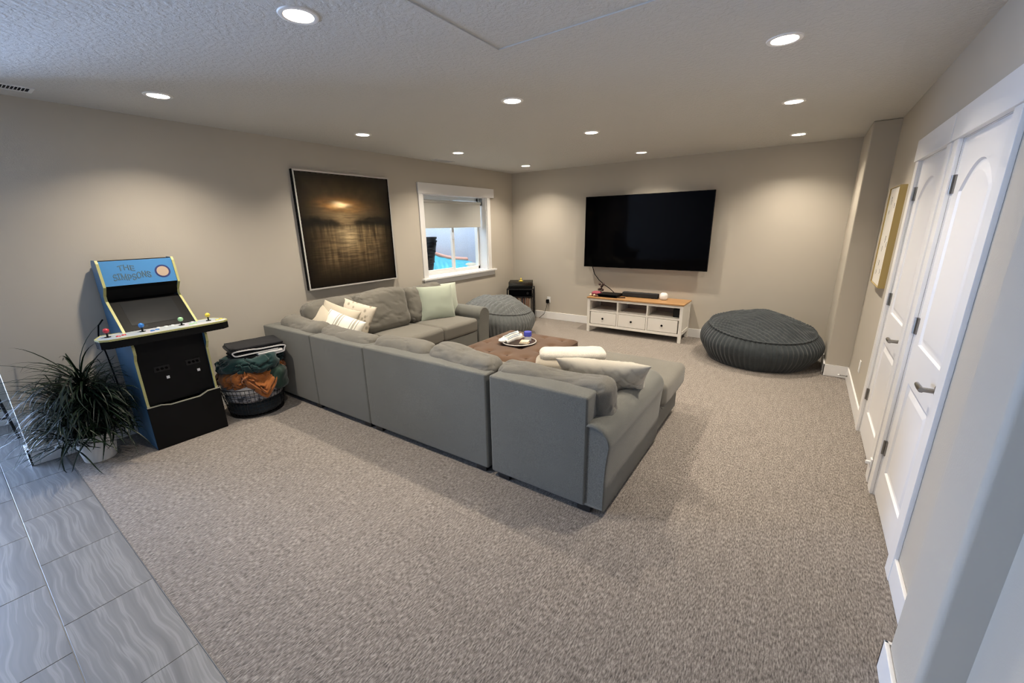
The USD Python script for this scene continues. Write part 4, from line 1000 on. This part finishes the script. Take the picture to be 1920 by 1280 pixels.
for k in range(640):
    a, b, h = stems[pr.choice(5, p=[.36, .18, .18, .14, .14])]
    org = np.array([b[0], b[1], h]) + pr.normal(0, .012, 3)
    lo = pr.rand()
    org[2] -= lo * .24 * (1 if pr.rand() < .75 else .2)
    az = pr.uniform(0, 2 * PI)
    el = pr.uniform(.15, 1.25) if pr.rand() < .55 else pr.uniform(-.4, .7)
    L = pr.uniform(.30, .52)
    leaves.append(leaf(org, az, el, L, pr.uniform(.0045, .0085), pr.uniform(1.0, 2.25)))
for k, (az, el, L) in enumerate(((1.9, 1.45, .52), (-2.4, .95, .58), (-1.9, .75, .60), (-2.0, .45, .56), (-2.6, .6, .5), (-1.7, .2, .52), (1.2, 1.1, .5), (.3, 1.2, .48))):
    leaves.append(leaf(np.array([0, .02, .62]), az, el, L, .006, 1.0))
for m in leaves[-300:]: part(pl, 'leaf', m, m_leaf[pr.choice(4, p=[.4, .3, .2, .1])], smooth=True)
part(pl, 'foliage', cat_(leaves[:-300]), m_leaf[0], smooth=True, kind='stuff')

# ------------------------------------------------------------------ basket of blankets
BC = (.375, -4.965)
bk = thing('wire_basket', 'round black wire basket full of blankets beside the sofa', 'basket', (*BC, 0))
R0, R1, BHt = .225, .275, .29
part(bk, 'base', lathe([(0, .004), (R0, .004), (R0, .012), (0, .012)], 32), m_dark)
for z in np.linspace(.006, BHt, 8):
    r = R0 + (R1 - R0) * z / BHt
    part(bk, 'hoop', tube([(r * math.cos(a), r * math.sin(a), z) for a in np.linspace(0, 2 * PI, 49)[:-1]], .0045 if z > .28 or z < .01 else .0022, 6, True), m_dark, smooth=True)
for k in range(48):
    a = 2 * PI * k / 48
    part(bk, 'wire', tube([(R0 * math.cos(a), R0 * math.sin(a), .006), (R1 * math.cos(a), R1 * math.sin(a), BHt)], .002, 5), m_dark)
def lump(name, label, col_mat, dim, r, loc, seed, wr=.05, sc=7, rz=0, n=12, fn=None, crease=0):
    m = soft_box(dim, r, 6, n, .01, wr, sc, seed, fn, (1, 1, 1), crease)
    t = thing(name, label, 'blanket', (loc[0], loc[1], loc[2]), rz)
    part(t, 'cloth', m, col_mat, smooth=True)
    return t
def to_round(v):       # squash the square footprint into a round one
    d = np.hypot(v[:, 0], v[:, 1]); k = np.maximum(abs(v[:, 0]), abs(v[:, 1])) / np.maximum(d, 1e-6)
    v[:, 0] *= k; v[:, 1] *= k; return v
m_navy = fab('blanket_navy', (.010, .016, .022), sheen=.2); m_wh = M('blanket_speckled', {'tc': ('texture_coordinate', {}), 'n': ('noise_texture', {'scale': 16.0, 'detail': 3.0}), 'r': ('rgb_ramp', {'ramp': [(.42, (.05, .055, .07)), (.52, (.36, .35, .36))]}), 'p': ('principled_bsdf', {'roughness': .95})}, [('tc.object', 'n.vector'), ('n.fac', 'r.fac'), ('r.color', 'p.base_color')])
m_pale = fab('blanket_pale', (.46, .44, .42)); m_rust = fab('blanket_rust', (.25, .080, .016), sheen=.3, bump=.3); m_teal = fab('blanket_teal', (.006, .027, .027), sheen=.25); m_blk = fab('blanket_black', (.006, .006, .008), sheen=.1)
lump('folded_blanket', 'dark navy blanket at the bottom of the wire basket', m_navy, (.45, .45, .13), .05, (*BC, .082), 1, .012, 7, 0, 12, to_round)
lump('folded_blanket', 'grey and white speckled blanket seen through the basket wires', m_wh, (.47, .47, .09), .04, (*BC, .185), 2, .02, 9, 20, 12, to_round)
lump('folded_blanket', 'pale blanket at the rim of the wire basket', m_pale, (.50, .50, .10), .04, (*BC, .265), 3, .03, 9, 40, 12, to_round)
def drape(v):
    d = np.hypot(v[:, 0], v[:, 1]); v = to_round(v)
    v[:, 2] -= .10 * np.clip((v[:, 0] - .12) / .14, 0, 1) ** 1.5 * (1 - np.clip(abs(v[:, 1] + .02) / .14, 0, 1)) * 1.3
    return v
lump('crumpled_blanket', 'rust orange blanket spilling over the front of the basket', m_rust, (.54, .58, .17), .07, (BC[0] + .015, BC[1] + .01, .375), 4, .085, 7, 0, 40, drape, .45)
lump('crumpled_blanket', 'dark teal blanket heaped above the rust orange one', m_teal, (.52, .57, .13), .06, (BC[0], BC[1] + .015, .495), 5, .08, 6.5, 10, 40, to_round, .4)
gc = thing('crumpled_blanket', 'dark green blanket corner hanging over the basket rim', 'blanket', (BC[0] + .20, BC[1] + .15, .33), 30)
part(gc, 'cloth', soft_box((.13, .17, .22), .05, 5, 8, .01, .05, 9, 14), fab('blanket_green', (.012, .032, .022)), smooth=True)
# folded black and white throw on top: a folded strip seen edge-on
fb = thing('folded_blanket', 'folded black throw with white lining on top of the basket pile', 'blanket', (BC[0] + .0, BC[1] + .075, .548), -10)
def strip(pts, th, y0, y1):     # profile in y and z, swept along x
    ls = sg.LineString(pts).buffer(th / 2, cap_style=1, join_style=1)
    return extrude(ls, y1 - y0, 'yz', y0)
fold = [(-.20, .012), (.16, .012), (.205, .03), (.215, .055), (.19, .078), (.02, .080), (-.06, .088), (-.19, .090), (-.215, .072), (-.20, .052), (-.14, .048), (.05, .052), (.15, .05)]
fold = np.array(fold); tt_ = np.linspace(0, len(fold) - 1, 70)
from scipy.interpolate import CubicSpline
cs = CubicSpline(np.arange(len(fold)), fold)(tt_)
part(fb, 'outer_cloth', strip(cs, .020, -.17, .17), m_blk, 'black outer cloth', smooth=40)
cs2 = CubicSpline(np.arange(len(fold)), fold)(np.linspace(.3, len(fold) - 1, 70))
part(fb, 'lining', strip(cs2, .011, -.175, .177), plain('lining_white', (.70, .68, .65), .95, .5, 120), 'white lining', smooth=40)
part(fb, 'top_fold', move(soft_box((.335, .43, .022), .010, 3, 8, .004, .02, 6, 9), (-.006, 0, .103)), m_blk, smooth=True)
part(fb, 'white_fold', move(soft_box((.345, .22, .034), .016, 3, 8, .002, .01, 8, 12), (.006, .085, .030)), '/World/Looks/lining_white', 'white folded lining', smooth=True)

# ------------------------------------------------------------------ metal stool at the left edge
st = thing('metal_stool', 'black metal stool legs at the left frame edge', 'stool', (-.93, -6.60, 0))
for sx in (-1, 1):
    for sy in (-1, 1): part(st, 'leg', tube([(sx * .19, sy * .19, .0), (sx * .14, sy * .14, .66)], .011, 8), m_dark)
part(st, 'foot_ring', tube([(.175 * a, .175 * b, .20) for a, b in ((-1, -1), (1, -1), (1, 1), (-1, 1))], .008, 8, True), m_dark)
part(st, 'seat', move(trimesh.creation.cylinder(.17, .03, sections=28), (0, 0, .675)), m_dark)
